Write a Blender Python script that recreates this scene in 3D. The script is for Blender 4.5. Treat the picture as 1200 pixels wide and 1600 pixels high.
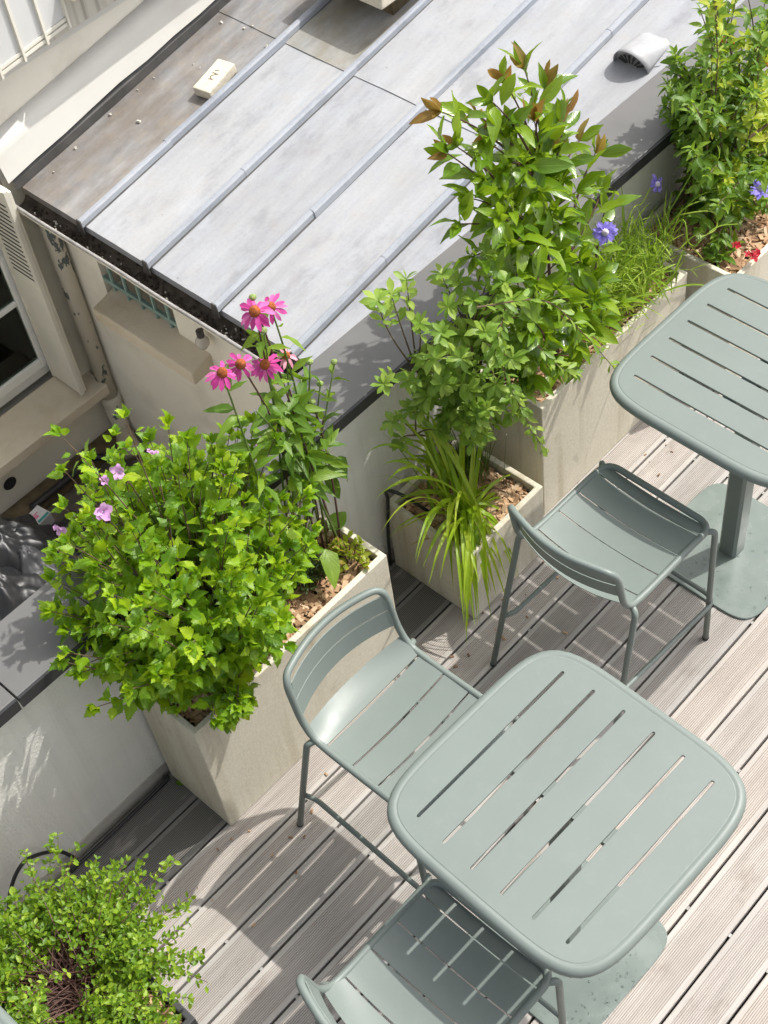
import bpy, bmesh, math, random
from mathutils import Vector, Matrix, Euler, noise
rnd = random.Random(7)
sc = bpy.context.scene
COL = sc.collection
for o in list(bpy.data.objects): bpy.data.objects.remove(o)
R = math.radians
# ------------------------------------------------------------------ camera
H = 4.35
FPX = 2276.0
ROW = (Vector((0.67370361, -0.73214487, -0.10043569)), Vector((-0.62001367, -0.48603106, -0.61591952)), Vector((0.40212746, 0.4772187, -0.78138071)))
cd = bpy.data.cameras.new('camera'); cam = bpy.data.objects.new('camera', cd); COL.objects.link(cam)
cd.sensor_fit = 'VERTICAL'; cd.sensor_height = 32.0; cd.sensor_width = 24.0
cd.lens = FPX / 1600.0 * 32.0
cd.clip_start = 0.05; cd.clip_end = 500
cam.matrix_world = Matrix((
    (ROW[0].x, -ROW[1].x, -ROW[2].x, 0), (ROW[0].y, -ROW[1].y, -ROW[2].y, 0), (ROW[0].z, -ROW[1].z, -ROW[2].z, H), (0, 0, 0, 1)))
sc.camera = cam
CAM = Vector((0, 0, H))
# ------------------------------------------------------------------ sky and sun
SUN = Vector((0.66, -0.25, 1.0)).normalized()          # towards the sun
w = bpy.data.worlds.new('World'); sc.world = w; w.use_nodes = True
nt = w.node_tree; nt.nodes.clear()
sky = nt.nodes.new('ShaderNodeTexSky'); sky.sky_type = 'NISHITA'; sky.sun_disc = False
sky.sun_elevation = math.asin(SUN.z); sky.sun_rotation = math.atan2(SUN.x, SUN.y)
sky.air_density = 1.0; sky.dust_density = 5.0; sky.ozone_density = 0.6
bg = nt.nodes.new('ShaderNodeBackground'); bg.inputs[1].default_value = 0.15
wo = nt.nodes.new('ShaderNodeOutputWorld')
hs = nt.nodes.new('ShaderNodeHueSaturation'); hs.inputs['Saturation'].default_value = 0.36
nt.links.new(sky.outputs[0], hs.inputs['Color']); nt.links.new(hs.outputs[0], bg.inputs[0]); nt.links.new(bg.outputs[0], wo.inputs[0])
sl = bpy.data.lights.new('sun', 'SUN'); sl.energy = 2.9; sl.angle = R(0.55); sl.color = (1.0, 0.965, 0.90)
so = bpy.data.objects.new('sun', sl); COL.objects.link(so); so.location = (5, -2, 8)
so.rotation_euler = SUN.to_track_quat('Z', 'Y').to_euler()
sc.view_settings.view_transform = 'Standard'; sc.view_settings.look = 'None'
sc.view_settings.exposure = 0.55; sc.view_settings.gamma = 1.0; sc.view_settings.use_curve_mapping = False
sc.render.engine = 'CYCLES'; sc.render.resolution_x = 768; sc.render.resolution_y = 1024
sc.cycles.max_bounces = 8; sc.cycles.transparent_max_bounces = 8

# ------------------------------------------------------------------ photo pixel -> place (on a known plane)
def ray(x, y):
    a, b = (x - 600) / FPX, (y - 800) / FPX
    return ROW[0] * a + ROW[1] * b + ROW[2]
def atz(x, y, z): v = ray(x, y); return CAM + v * ((z - H) / v.z)
def aty(x, y, Y): v = ray(x, y); return CAM + v * (Y / v.y)
def atx(x, y, X): v = ray(x, y); return CAM + v * (X / v.x)
XE, ZE, SL = 2.56, 0.10, 0.152                         # eave of the zinc roof: place, height, slope
def atroof(x, y): v = ray(x, y); return CAM + v * ((ZE - SL * XE - H) / (v.z - SL * v.x))
def roofz(x): return ZE + SL * (x - XE)

# ------------------------------------------------------------------ materials
def nodes(name):
    m = bpy.data.materials.new(name); m.use_nodes = True
    t = m.node_tree; t.nodes.clear()
    out = t.nodes.new('ShaderNodeOutputMaterial'); p = t.nodes.new('ShaderNodeBsdfPrincipled')
    t.links.new(p.outputs[0], out.inputs[0])
    return m, t, p, out
def N(t, typ, **kw):
    n = t.nodes.new(typ)
    for k, v in kw.items():
        if k.startswith('i_'): n.inputs[int(k[2:]) if k[2:].isdigit() else k[2:].replace('_', ' ')].default_value = v
        else: setattr(n, k, v)
    return n
def ramp(t, fac, stops):
    r = t.nodes.new('ShaderNodeValToRGB'); e = r.color_ramp.elements
    while len(e) < len(stops): e.new(0.5)
    for i, (p, c) in enumerate(stops): e[i].position = p; e[i].color = (*c, 1) if len(c) == 3 else c
    t.links.new(fac, r.inputs[0]); return r
def coords(t, scale=(1, 1, 1), kind='Object', rot=(0, 0, 0)):
    c = t.nodes.new('ShaderNodeTexCoord'); m = t.nodes.new('ShaderNodeMapping')
    m.inputs['Scale'].default_value = scale; m.inputs['Rotation'].default_value = rot
    t.links.new(c.outputs[kind], m.inputs[0]); return m.outputs[0]
def geopos(t, scale=(1, 1, 1)):
    c = t.nodes.new('ShaderNodeNewGeometry'); m = t.nodes.new('ShaderNodeMapping')
    m.inputs['Scale'].default_value = scale
    t.links.new(c.outputs['Position'], m.inputs[0]); return m.outputs[0]
def noisef(t, vec, scale, detail=5, rough=0.55, out='Fac'):
    n = N(t, 'ShaderNodeTexNoise', i_Scale=scale, i_Detail=detail, i_Roughness=rough)
    t.links.new(vec, n.inputs['Vector']); return n.outputs[out]
def mixc(t, fac, a, b, mode='MIX'):
    m = t.nodes.new('ShaderNodeMix'); m.data_type = 'RGBA'; m.blend_type = mode
    for v, i in ((fac, 0), (a, 6), (b, 7)):
        if isinstance(v, (int, float)): m.inputs[i].default_value = v
        elif isinstance(v, tuple): m.inputs[i].default_value = (*v, 1)
        else: t.links.new(v, m.inputs[i])
    return m.outputs[2]
def math_(t, op, a, b=0.0):
    m = t.nodes.new('ShaderNodeMath'); m.operation = op
    for v, i in ((a, 0), (b, 1)):
        if isinstance(v, (int, float)): m.inputs[i].default_value = v
        else: t.links.new(v, m.inputs[i])
    return m.outputs[0]
def bump(t, p, h, strength, dist):
    b = N(t, 'ShaderNodeBump', i_Strength=strength, i_Distance=dist)
    t.links.new(h, b.inputs['Height']); t.links.new(b.outputs[0], p.inputs['Normal'])

def simple(name, col, rough=0.6, metallic=0.0, var=0.12, scale=6.0, bumps=0.0, bscale=80, spec=0.5):
    m, t, p, o = nodes(name)
    v = geopos(t)
    n = noisef(t, v, scale)
    c = ramp(t, n, [(0.25, tuple(max(0, x * (1 - var)) for x in col)), (0.75, tuple(min(1, x * (1 + var)) for x in col))])
    t.links.new(c.outputs[0], p.inputs['Base Color'])
    r = N(t, 'ShaderNodeMapRange'); r.inputs[3].default_value = max(0.03, rough - 0.08); r.inputs[4].default_value = min(1, rough + 0.08)
    t.links.new(noisef(t, v, scale * 4), r.inputs[0]); t.links.new(r.outputs[0], p.inputs['Roughness'])
    p.inputs['Metallic'].default_value = metallic; p.inputs['Specular IOR Level'].default_value = spec
    if bumps: bump(t, p, noisef(t, v, bscale, 3), bumps, 0.004)
    return m

M = {}
# powder coated metal of the furniture
def paint():
    m, t, p, o = nodes('sage_powder_coat')
    v = geopos(t)
    c = ramp(t, noisef(t, v, 3.0, 6), [(0.3, (0.158, 0.188, 0.173)), (0.7, (0.172, 0.204, 0.188))]).outputs[0]
    dust = ramp(t, noisef(t, v, 26, 6, 0.7), [(0.52, (0, 0, 0)), (0.8, (0.10,) * 3)])
    c = mixc(t, dust.outputs[0], c, (0.33, 0.34, 0.32))
    vr = N(t, 'ShaderNodeTexVoronoi', i_Scale=30.0); t.links.new(v, vr.inputs['Vector'])
    ring = ramp(t, vr.outputs['Distance'], [(0.20, (0, 0, 0)), (0.235, (1, 1, 1)), (0.27, (0, 0, 0))])
    sel = ramp(t, noisef(t, v, 5, 3), [(0.55, (0, 0, 0)), (0.62, (0.07,) * 3)])
    c = mixc(t, mixc(t, 1.0, ring.outputs[0], sel.outputs[0], 'MULTIPLY'), c, (0.38, 0.40, 0.38))
    t.links.new(c, p.inputs['Base Color'])
    r = ramp(t, noisef(t, v, 7.0, 7, 0.68), [(0.3, (0.38,) * 3), (0.7, (0.52,) * 3)])
    t.links.new(r.outputs[0], p.inputs['Roughness'])
    p.inputs['Specular IOR Level'].default_value = 0.42
    bump(t, p, noisef(t, v, 900, 2), 0.06, 0.001)
    return m
M['paint'] = paint()
def wetpaint():
    m, t, p, o = nodes('sage_powder_coat_wet')
    v = geopos(t)
    n = noisef(t, v, 7.0, 6, 0.6)
    c = ramp(t, n, [(0.35, (0.155, 0.188, 0.172)), (0.65, (0.182, 0.217, 0.20))])
    t.links.new(c.outputs[0], p.inputs['Base Color'])
    r = ramp(t, n, [(0.40, (0.14,) * 3), (0.62, (0.40,) * 3)])
    t.links.new(r.outputs[0], p.inputs['Roughness'])
    return m
M['wetpaint'] = wetpaint()
def deckmat(name, a, b, c3):
    m, t, p, o = nodes(name)
    v = geopos(t, (0.9, 26, 1)); v2 = geopos(t, (2.2, 5, 1)); v3 = geopos(t, (5, 240, 1))
    oi = t.nodes.new('ShaderNodeObjectInfo')
    base = ramp(t, noisef(t, v, 2.0, 6, 0.6), [(0.28, a), (0.52, b), (0.75, c3)])
    big = ramp(t, noisef(t, v2, 1.3, 5), [(0.3, (0.87, 0.86, 0.855)), (0.7, (1.05, 1.045, 1.04))])
    col = mixc(t, 1.0, base.outputs[0], big.outputs[0], 'MULTIPLY')
    fine = ramp(t, noisef(t, v3, 1.5, 3), [(0.3, (0.86,) * 3), (0.7, (1.06,) * 3)])
    col = mixc(t, 1.0, col, fine.outputs[0], 'MULTIPLY')
    per = ramp(t, oi.outputs['Random'], [(0.0, (0.86, 0.85, 0.84)), (0.5, (1.0, 0.985, 0.97)), (0.8, (1.05, 1.0, 0.95)), (1.0, (1.08, 1.06, 1.04))])
    col = mixc(t, 1.0, col, per.outputs[0], 'MULTIPLY')
    stn = ramp(t, noisef(t, geopos(t, (1.2, 2.6, 1)), 3.2, 7, 0.66), [(0.58, (1, 1, 1)), (0.74, (0.72, 0.69, 0.66))])
    col = mixc(t, 1.0, col, stn.outputs[0], 'MULTIPLY')
    t.links.new(col, p.inputs['Base Color'])
    p.inputs['Roughness'].default_value = 0.72
    p.inputs['Specular IOR Level'].default_value = 0.3
    return m
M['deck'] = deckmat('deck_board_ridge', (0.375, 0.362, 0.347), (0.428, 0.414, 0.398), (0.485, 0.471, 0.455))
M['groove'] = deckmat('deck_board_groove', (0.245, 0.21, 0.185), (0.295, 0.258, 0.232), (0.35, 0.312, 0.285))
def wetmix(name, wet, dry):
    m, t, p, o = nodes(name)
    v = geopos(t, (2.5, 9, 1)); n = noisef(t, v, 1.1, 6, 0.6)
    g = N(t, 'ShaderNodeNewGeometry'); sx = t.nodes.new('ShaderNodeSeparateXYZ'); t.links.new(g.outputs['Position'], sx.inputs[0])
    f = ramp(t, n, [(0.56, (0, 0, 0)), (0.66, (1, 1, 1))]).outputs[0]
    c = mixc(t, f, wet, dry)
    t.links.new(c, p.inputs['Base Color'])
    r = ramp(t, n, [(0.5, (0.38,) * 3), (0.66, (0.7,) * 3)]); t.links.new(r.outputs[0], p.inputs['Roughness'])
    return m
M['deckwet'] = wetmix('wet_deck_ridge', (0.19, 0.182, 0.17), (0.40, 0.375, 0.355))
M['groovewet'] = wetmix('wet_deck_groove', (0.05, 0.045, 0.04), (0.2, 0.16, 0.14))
M['dark'] = simple('dark_void', (0.02, 0.02, 0.02), 0.9)
def plaster(name, col, bscale=140, bs=0.5, stain=0.0, streak=0.0, scol=(0.30, 0.26, 0.2)):
    m, t, p, o = nodes(name)
    v = geopos(t)
    c = ramp(t, noisef(t, v, 1.6, 6), [(0.3, tuple(x * 0.93 for x in col)), (0.7, tuple(min(1, x * 1.03) for x in col))]).outputs[0]
    if stain:
        f = ramp(t, noisef(t, v, 2.6, 8, 0.65), [(0.5, (0, 0, 0)), (0.72, (stain,) * 3)])
        c = mixc(t, f.outputs[0], c, scol)
    if streak:
        vs = geopos(t, (26, 26, 0.8))
        f = ramp(t, noisef(t, vs, 1.2, 5), [(0.46, (0, 0, 0)), (0.7, (streak,) * 3)])
        c = mixc(t, f.outputs[0], c, (0.22, 0.19, 0.16))
    t.links.new(c, p.inputs['Base Color']); p.inputs['Roughness'].default_value = 0.9
    p.inputs['Specular IOR Level'].default_value = 0.2
    h = noisef(t, v, bscale, 4, 0.6)
    bump(t, p, h, bs, 0.004)
    return m
M['wall'] = plaster('white_render', (0.82, 0.80, 0.74), 110, 0.9, 0.10, 0.10)
M['facade'] = plaster('cream_plaster', (0.84, 0.80, 0.70), 60, 0.15, 0.35, 0.0, (0.42, 0.37, 0.29))
M['facade2'] = plaster('white_plaster', (0.70, 0.685, 0.64), 30, 0.15, 0.15)
M['stained'] = plaster('streaked_plaster', (0.60, 0.57, 0.50), 60, 0.2, 0.2, 0.75)
M['skirt'] = plaster('grubby_skirting', (0.50, 0.47, 0.42), 60, 0.3, 0.9, 0.0, (0.12, 0.10, 0.08))
M['sill'] = plaster('stone_sill', (0.64, 0.57, 0.45), 90, 0.4, 0.7, 0.0, (0.42, 0.34, 0.23))
M['cap'] = simple('grey_coping_metal', (0.138, 0.136, 0.133), 0.45, 0.0, 0.10, 5.0)
M['capedge'] = simple('dark_coping_edge', (0.03, 0.03, 0.032), 0.45, 0.0, 0.1)
def zinc(name, cols, dirt=0.0, dcol=(0.22, 0.18, 0.14), rough=0.48, met=0.15):
    m, t, p, o = nodes(name)
    v = geopos(t); vs = geopos(t, (0.7, 5.0, 1))
    oi = t.nodes.new('ShaderNodeObjectInfo')
    c = ramp(t, noisef(t, vs, 1.7, 7, 0.62), [(0.3, cols[0]), (0.5, cols[1]), (0.72, cols[2])]).outputs[0]
    speck = ramp(t, noisef(t, v, 60, 5, 0.75), [(0.3, (0.90, 0.90, 0.91)), (0.5, (1, 1, 1)), (0.7, (1.04, 1.04, 1.03))])
    run = ramp(t, noisef(t, geopos(t, (1.1, 34, 1)), 1.0, 5, 0.6), [(0.36, (0.955, 0.955, 0.95)), (0.56, (1, 1, 1)), (0.75, (1.02, 1.02, 1.02))])
    c = mixc(t, 1.0, c, run.outputs[0], 'MULTIPLY')
    c = mixc(t, 1.0, c, speck.outputs[0], 'MULTIPLY')
    spots = N(t, 'ShaderNodeTexVoronoi', i_Scale=13.0); t.links.new(v, spots.inputs['Vector'])
    sp = ramp(t, spots.outputs['Distance'], [(0.04, (1, 1, 1)), (0.09, (0, 0, 0))])
    sel = ramp(t, noisef(t, v, 6, 2), [(0.55, (0, 0, 0)), (0.6, (0.6,) * 3)])
    c = mixc(t, mixc(t, 1.0, sp.outputs[0], sel.outputs[0], 'MULTIPLY'), c, (0.16, 0.13, 0.10))
    if dirt:
        f = ramp(t, noisef(t, geopos(t, (0.9, 1.6, 1)), 2.6, 8, 0.62), [(0.36, (0, 0, 0)), (0.6, (dirt,) * 3)])
        c = mixc(t, f.outputs[0], c, dcol)
        f2 = ramp(t, noisef(t, v, 9, 7, 0.7), [(0.5, (0, 0, 0)), (0.75, (dirt * 0.8,) * 3)])
        c = mixc(t, f2.outputs[0], c, (0.36, 0.30, 0.22))
    blo = ramp(t, noisef(t, geopos(t, (1.6, 3.0, 1)), 2.2, 8, 0.7), [(0.34, (0.80, 0.80, 0.81)), (0.46, (0.97, 0.97, 0.98)), (0.62, (1.0, 1.0, 1.0)), (0.74, (1.06, 1.055, 1.04))])
    c = mixc(t, 1.0, c, blo.outputs[0], 'MULTIPLY')
    per = ramp(t, oi.outputs['Random'], [(0, (0.90, 0.905, 0.92)), (1, (1.06, 1.055, 1.04))])
    c = mixc(t, 1.0, c, per.outputs[0], 'MULTIPLY')
    t.links.new(c, p.inputs['Base Color'])
    p.inputs['Metallic'].default_value = met
    rr = ramp(t, noisef(t, v, 14, 6, 0.7), [(0.3, (rough - 0.06,) * 3), (0.7, (rough + 0.1,) * 3)])
    t.links.new(rr.outputs[0], p.inputs['Roughness'])
    bump(t, p, noisef(t, v, 5, 3), 0.12, 0.01)
    return m
M['zinc'] = zinc('weathered_zinc', ((0.325, 0.343, 0.375), (0.372, 0.388, 0.418), (0.42, 0.432, 0.452)), 0.24, (0.27, 0.255, 0.235), met=0.0)
M['zincdirty'] = zinc('dirty_zinc', ((0.17, 0.175, 0.19), (0.30, 0.305, 0.315), (0.46, 0.46, 0.465)), 0.72, (0.19, 0.155, 0.12))
M['zincmoss'] = zinc('mossy_zinc', ((0.36, 0.37, 0.38), (0.44, 0.44, 0.44), (0.5, 0.5, 0.5)), 0.65, (0.20, 0.18, 0.11))
M['batten'] = zinc('blue_grey_zinc_roll', ((0.265, 0.295, 0.345), (0.325, 0.353, 0.40), (0.395, 0.42, 0.46)), 0.08, rough=0.55, met=0.0)
M['lead'] = simple('lead_flashing', (0.075, 0.073, 0.07), 0.5, 0.2, 0.35, 9)
M['gutter'] = simple('gutter_grime', (0.06, 0.048, 0.036), 0.8, 0.0, 0.6, 22, 0.8, 60)
M['gutterlip'] = simple('gutter_zinc_lip', (0.32, 0.31, 0.30), 0.55, 0.2, 0.4, 20)
M['debris'] = simple('gutter_debris', (0.045, 0.033, 0.022), 0.95, 0, 0.6, 60)
M['whitebits'] = simple('pale_grit', (0.6, 0.57, 0.5), 0.9, 0, 0.3, 40)
def planter_m():
    m, t, p, o = nodes('fibre_concrete')
    v = geopos(t); vs = geopos(t, (14, 14, 0.9))
    c = ramp(t, noisef(t, v, 2.5, 6), [(0.3, (0.60, 0.555, 0.45)), (0.7, (0.68, 0.635, 0.525))]).outputs[0]
    s = ramp(t, noisef(t, vs, 1.0, 5), [(0.50, (1, 1, 1)), (0.72, (0.76, 0.73, 0.66))])
    c = mixc(t, 1.0, c, s.outputs[0], 'MULTIPLY')
    d = ramp(t, noisef(t, v, 7, 8, 0.72), [(0.60, (1, 1, 1)), (0.75, (0.74, 0.70, 0.62))])
    c = mixc(t, 1.0, c, d.outputs[0], 'MULTIPLY')
    f = ramp(t, noisef(t, v, 95, 4, 0.7), [(0.3, (0.86, 0.86, 0.85)), (0.7, (1.06, 1.06, 1.05))])
    c = mixc(t, 1.0, c, f.outputs[0], 'MULTIPLY')
    t.links.new(c, p.inputs['Base Color']); p.inputs['Roughness'].default_value = 0.82
    p.inputs['Specular IOR Level'].default_value = 0.25
    bump(t, p, noisef(t, v, 110, 4, 0.65), 0.25, 0.003)
    return m
M['planter'] = planter_m()
M['darkpot'] = simple('anthracite_pot', (0.035, 0.036, 0.038), 0.6, 0, 0.2)
M['soil'] = simple('dark_soil', (0.05, 0.032, 0.02), 0.95, 0, 0.5, 40, 1.0, 70)
def barkm():
    m, t, p, o = nodes('bark_chip')
    at = N(t, 'ShaderNodeAttribute', attribute_name='lr')
    c = ramp(t, at.outputs['Fac'], [(0, (0.10, 0.05, 0.028)), (0.35, (0.30, 0.17, 0.09)), (0.7, (0.50, 0.33, 0.19)), (1, (0.66, 0.52, 0.36))])
    t.links.new(c.outputs[0], p.inputs['Base Color']); p.inputs['Roughness'].default_value = 0.85
    return m
M['bark'] = barkm()
M['whiteframe'] = simple('white_window_paint', (0.80, 0.81, 0.80), 0.4, 0, 0.06)
M['shutter'] = simple('cream_shutter_paint', (0.74, 0.71, 0.62), 0.5, 0, 0.08, 5)
M['shutter2'] = simple('pale_grey_shutter', (0.60, 0.60, 0.59), 0.55, 0, 0.06, 5)
M['rustwood'] = plaster('weathered_wood', (0.33, 0.25, 0.16), 60, 0.3, 0.6, 0.5, (0.18, 0.11, 0.06))
M['greenbar'] = simple('green_iron', (0.22, 0.33, 0.30), 0.5, 0.1, 0.2)
def pipe_m():
    m, t, p, o = nodes('flaking_pipe_paint')
    v = geopos(t, (1, 1, 0.45))
    f = ramp(t, noisef(t, v, 14, 5, 0.6), [(0.60, (0, 0, 0)), (0.615, (1, 1, 1))])
    c = mixc(t, f.outputs[0], (0.60, 0.56, 0.47), (0.11, 0.13, 0.13))
    t.links.new(c, p.inputs['Base Color']); p.inputs['Roughness'].default_value = 0.65
    return m
M['pipe'] = pipe_m()
M['rubber'] = simple('black_rubber', (0.018, 0.018, 0.018), 0.45, 0, 0.2)
def bagm():
    m, t, p, o = nodes('black_plastic_bag')
    p.inputs['Base Color'].default_value = (0.013, 0.014, 0.016, 1); p.inputs['Roughness'].default_value = 0.42
    v = geopos(t); n = N(t, 'ShaderNodeTexNoise', i_Scale=5.0, i_Detail=2, i_Distortion=1.2); t.links.new(v, n.inputs['Vector'])
    bump(t, p, n.outputs['Fac'], 0.35, 0.02)
    return m
M['bag'] = bagm()
M['tarp'] = simple('grey_tarpaulin', (0.045, 0.047, 0.052), 0.5, 0, 0.2, 8, 0.4, 14)
M['moss'] = simple('mossy_mortar', (0.13, 0.10, 0.055), 0.9, 0, 0.5, 14, 0.8, 40)
M['ground'] = simple('courtyard_dirt', (0.16, 0.135, 0.105), 0.95, 0, 0.45, 5, 0.8, 40)
M['bounce_sheet'] = simple('pale_bounce_sheet', (0.55, 0.52, 0.46), 0.9, 0, 0.12, 4)  # pale colour of the unseen sheet that bounces light into the courtyard
M['brick'] = simple('pale_stone_block', (0.62, 0.57, 0.46), 0.9, 0, 0.16, 24, 0.6, 60)
M['card'] = simple('printed_carton', (0.62, 0.62, 0.62), 0.4, 0, 0.05)
M['cardpink'] = simple('carton_pink_print', (0.62, 0.22, 0.34), 0.4, 0, 0.05)
M['cardteal'] = simple('carton_teal_print', (0.05, 0.26, 0.24), 0.4, 0, 0.05)
M['room'] = simple('dim_room', (0.05, 0.045, 0.04), 0.9)
M['curtain'] = simple('net_curtain', (0.55, 0.60, 0.48), 0.9)
def glassm():
    m, t, p, o = nodes('window_glass')
    tr = N(t, 'ShaderNodeBsdfTransparent'); tr.inputs[0].default_value = (0.55, 0.66, 0.58, 1)
    gl = N(t, 'ShaderNodeBsdfGlossy'); gl.inputs[0].default_value = (0.9, 0.95, 0.92, 1); gl.inputs['Roughness'].default_value = 0.02
    fr = N(t, 'ShaderNodeFresnel', i_IOR=1.5); mx = N(t, 'ShaderNodeMixShader')
    t.links.new(fr.outputs[0], mx.inputs[0]); t.links.new(tr.outputs[0], mx.inputs[1]); t.links.new(gl.outputs[0], mx.inputs[2])
    t.links.new(mx.outputs[0], o.inputs[0]); return m
M['glass'] = glassm()
def dropm():
    m, t, p, o = nodes('water_drop')
    p.inputs['Base Color'].default_value = (0.9, 0.95, 0.93, 1); p.inputs['Roughness'].default_value = 0.02
    p.inputs['Transmission Weight'].default_value = 1.0; p.inputs['IOR'].default_value = 1.33; return m
M['water'] = dropm()

def leafm(name, stops, trans=0.35, tcol=(0.40, 0.62, 0.03), rough=0.42, spec=0.4, vein=0.25, tint=1.0):
    m, t, p, o = nodes(name)
    oi = t.nodes.new('ShaderNodeObjectInfo'); at = N(t, 'ShaderNodeAttribute', attribute_name='lr')
    r0 = math_(t, 'FRACT', math_(t, 'ADD', oi.outputs['Random'], at.outputs['Fac']))
    r = math_(t, 'ADD', math_(t, 'MULTIPLY', r0, 0.72), math_(t, 'MULTIPLY', noisef(t, geopos(t), 9.0, 2), 0.32))
    c = ramp(t, r, stops).outputs[0]
    uv = N(t, 'ShaderNodeUVMap'); sx = t.nodes.new('ShaderNodeSeparateXYZ'); t.links.new(uv.outputs[0], sx.inputs[0])
    au = math_(t, 'ABSOLUTE', math_(t, 'SUBTRACT', sx.outputs[0], 0.5))
    rib = ramp(t, au, [(0.02, (1, 1, 1)), (0.06, (0, 0, 0))]).outputs[0]
    # side veins: slanted stripes
    st = math_(t, 'SINE', math_(t, 'MULTIPLY', math_(t, 'SUBTRACT', sx.outputs[1], math_(t, 'MULTIPLY', au, 0.8)), 44.0))
    c = mixc(t, math_(t, 'MULTIPLY', rib, vein), c, (0.34, 0.46, 0.12))
    pn = noisef(t, geopos(t), 55, 3)
    mod = ramp(t, pn, [(0.3, (0.86, 0.88, 0.86)), (0.7, (1.1, 1.08, 1.05))]).outputs[0]
    c = mixc(t, 1.0, c, mod, 'MULTIPLY')
    t.links.new(c, p.inputs['Base Color']); p.inputs['Roughness'].default_value = rough; p.inputs['Specular IOR Level'].default_value = spec
    bump(t, p, st, 0.12, 0.002)
    tl = t.nodes.new('ShaderNodeBsdfTranslucent')
    tc = mixc(t, 0.55, c, tcol); tc = mixc(t, 1.0, tc, (1.15 * tint,) * 3, 'MULTIPLY')
    t.links.new(tc, tl.inputs[0])
    mx = t.nodes.new('ShaderNodeMixShader'); mx.inputs[0].default_value = trans
    t.links.new(p.outputs[0], mx.inputs[1]); t.links.new(tl.outputs[0], mx.inputs[2]); t.links.new(mx.outputs[0], o.inputs[0])
    return m
M['hib'] = leafm('hibiscus_leaf', [(0, (0.050, 0.140, 0.008)), (0.3, (0.105, 0.235, 0.010)), (0.6, (0.185, 0.34, 0.008)), (0.84, (0.33, 0.47, 0.014)), (0.98, (0.42, 0.50, 0.03)), (1, (0.55, 0.48, 0.04))], 0.42, (0.46, 0.68, 0.02))
M['photi'] = leafm('glossy_shrub_leaf', [(0, (0.045, 0.115, 0.008)), (0.5, (0.115, 0.225, 0.011)), (1, (0.26, 0.38, 0.025))], 0.36, (0.42, 0.60, 0.02), 0.24, 0.7)
M['photired'] = leafm('bronze_young_leaf', [(0, (0.15, 0.15, 0.03)), (0.6, (0.24, 0.155, 0.045)), (1, (0.30, 0.12, 0.045))], 0.38, (0.6, 0.36, 0.06), 0.35)
M['rosette'] = leafm('pale_rosette_leaf', [(0, (0.095, 0.20, 0.03)), (0.5, (0.20, 0.325, 0.045)), (1, (0.36, 0.46, 0.09))], 0.38, (0.46, 0.68, 0.08), 0.4)
M['echl'] = leafm('coneflower_leaf', [(0, (0.045, 0.11, 0.014)), (0.5, (0.10, 0.20, 0.018)), (1, (0.21, 0.32, 0.03))], 0.36)
M['strap'] = leafm('strap_leaf', [(0, (0.11, 0.22, 0.012)), (0.5, (0.25, 0.39, 0.018)), (1, (0.46, 0.54, 0.05))], 0.38, (0.55, 0.72, 0.03), 0.36, 0.4, 0.1)
M['drystrap'] = leafm('dry_strap_leaf', [(0, (0.30, 0.21, 0.09)), (1, (0.46, 0.36, 0.18))], 0.2, (0.5, 0.4, 0.2), 0.7, 0.2, 0.0)
M['chive'] = leafm('dark_grass_leaf', [(0, (0.02, 0.055, 0.015)), (1, (0.05, 0.11, 0.02))], 0.25)
M['scabl'] = leafm('feathery_leaf', [(0, (0.17, 0.29, 0.025)), (0.5, (0.28, 0.41, 0.04)), (1, (0.42, 0.50, 0.08))], 0.38)
M['climb'] = leafm('climber_leaf', [(0, (0.04, 0.11, 0.015)), (0.55, (0.11, 0.22, 0.022)), (1, (0.25, 0.36, 0.04))], 0.36)
M['yellowl'] = leafm('yellow_green_leaf', [(0, (0.22, 0.31, 0.02)), (0.6, (0.36, 0.42, 0.03)), (1, (0.50, 0.48, 0.04))], 0.4)
M['box'] = leafm('tiny_dark_leaf', [(0, (0.012, 0.035, 0.012)), (1, (0.035, 0.08, 0.022))], 0.2)
M['smalll'] = leafm('small_shrub_leaf', [(0, (0.07, 0.16, 0.014)), (0.45, (0.15, 0.27, 0.020)), (0.85, (0.29, 0.41, 0.03)), (1, (0.46, 0.46, 0.05))], 0.38)
M['redleaf'] = leafm('reddish_leaf', [(0, (0.15, 0.20, 0.02)), (0.6, (0.30, 0.34, 0.03)), (1, (0.26, 0.10, 0.03))], 0.36)
M['petalpink'] = leafm('magenta_petal', [(0, (0.46, 0.03, 0.22)), (0.6, (0.60, 0.085, 0.36)), (1, (0.70, 0.24, 0.48))], 0.3, (0.9, 0.15, 0.55), 0.5, 0.2, 0.0)
M['petalpale'] = leafm('faded_pink_petal', [(0, (0.70, 0.26, 0.40)), (1, (0.80, 0.42, 0.50))], 0.3, (0.9, 0.4, 0.55), 0.5, 0.2, 0.0)
M['petallilac'] = leafm('lilac_petal', [(0, (0.58, 0.30, 0.62)), (1, (0.72, 0.46, 0.72))], 0.3, (0.8, 0.45, 0.8), 0.5, 0.2, 0.0)
M['petalblue'] = leafm('violet_blue_petal', [(0, (0.20, 0.16, 0.62)), (1, (0.34, 0.28, 0.75))], 0.3, (0.4, 0.3, 0.9), 0.5, 0.2, 0.0)
M['petalred'] = leafm('crimson_petal', [(0, (0.28, 0.004, 0.015)), (1, (0.46, 0.015, 0.04))], 0.2, (0.8, 0.03, 0.06), 0.5, 0.2, 0.0)
M['cone'] = simple('orange_seed_cone', (0.34, 0.085, 0.015), 0.8, 0, 0.6, 120, 1.0, 300)
M['palehead'] = simple('pale_flower_centre', (0.62, 0.55, 0.66), 0.8, 0, 0.2, 80, 1.0, 300)
M['greenhead'] = simple('green_seed_head', (0.24, 0.32, 0.10), 0.8, 0, 0.3, 80, 1.0, 200)
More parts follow.
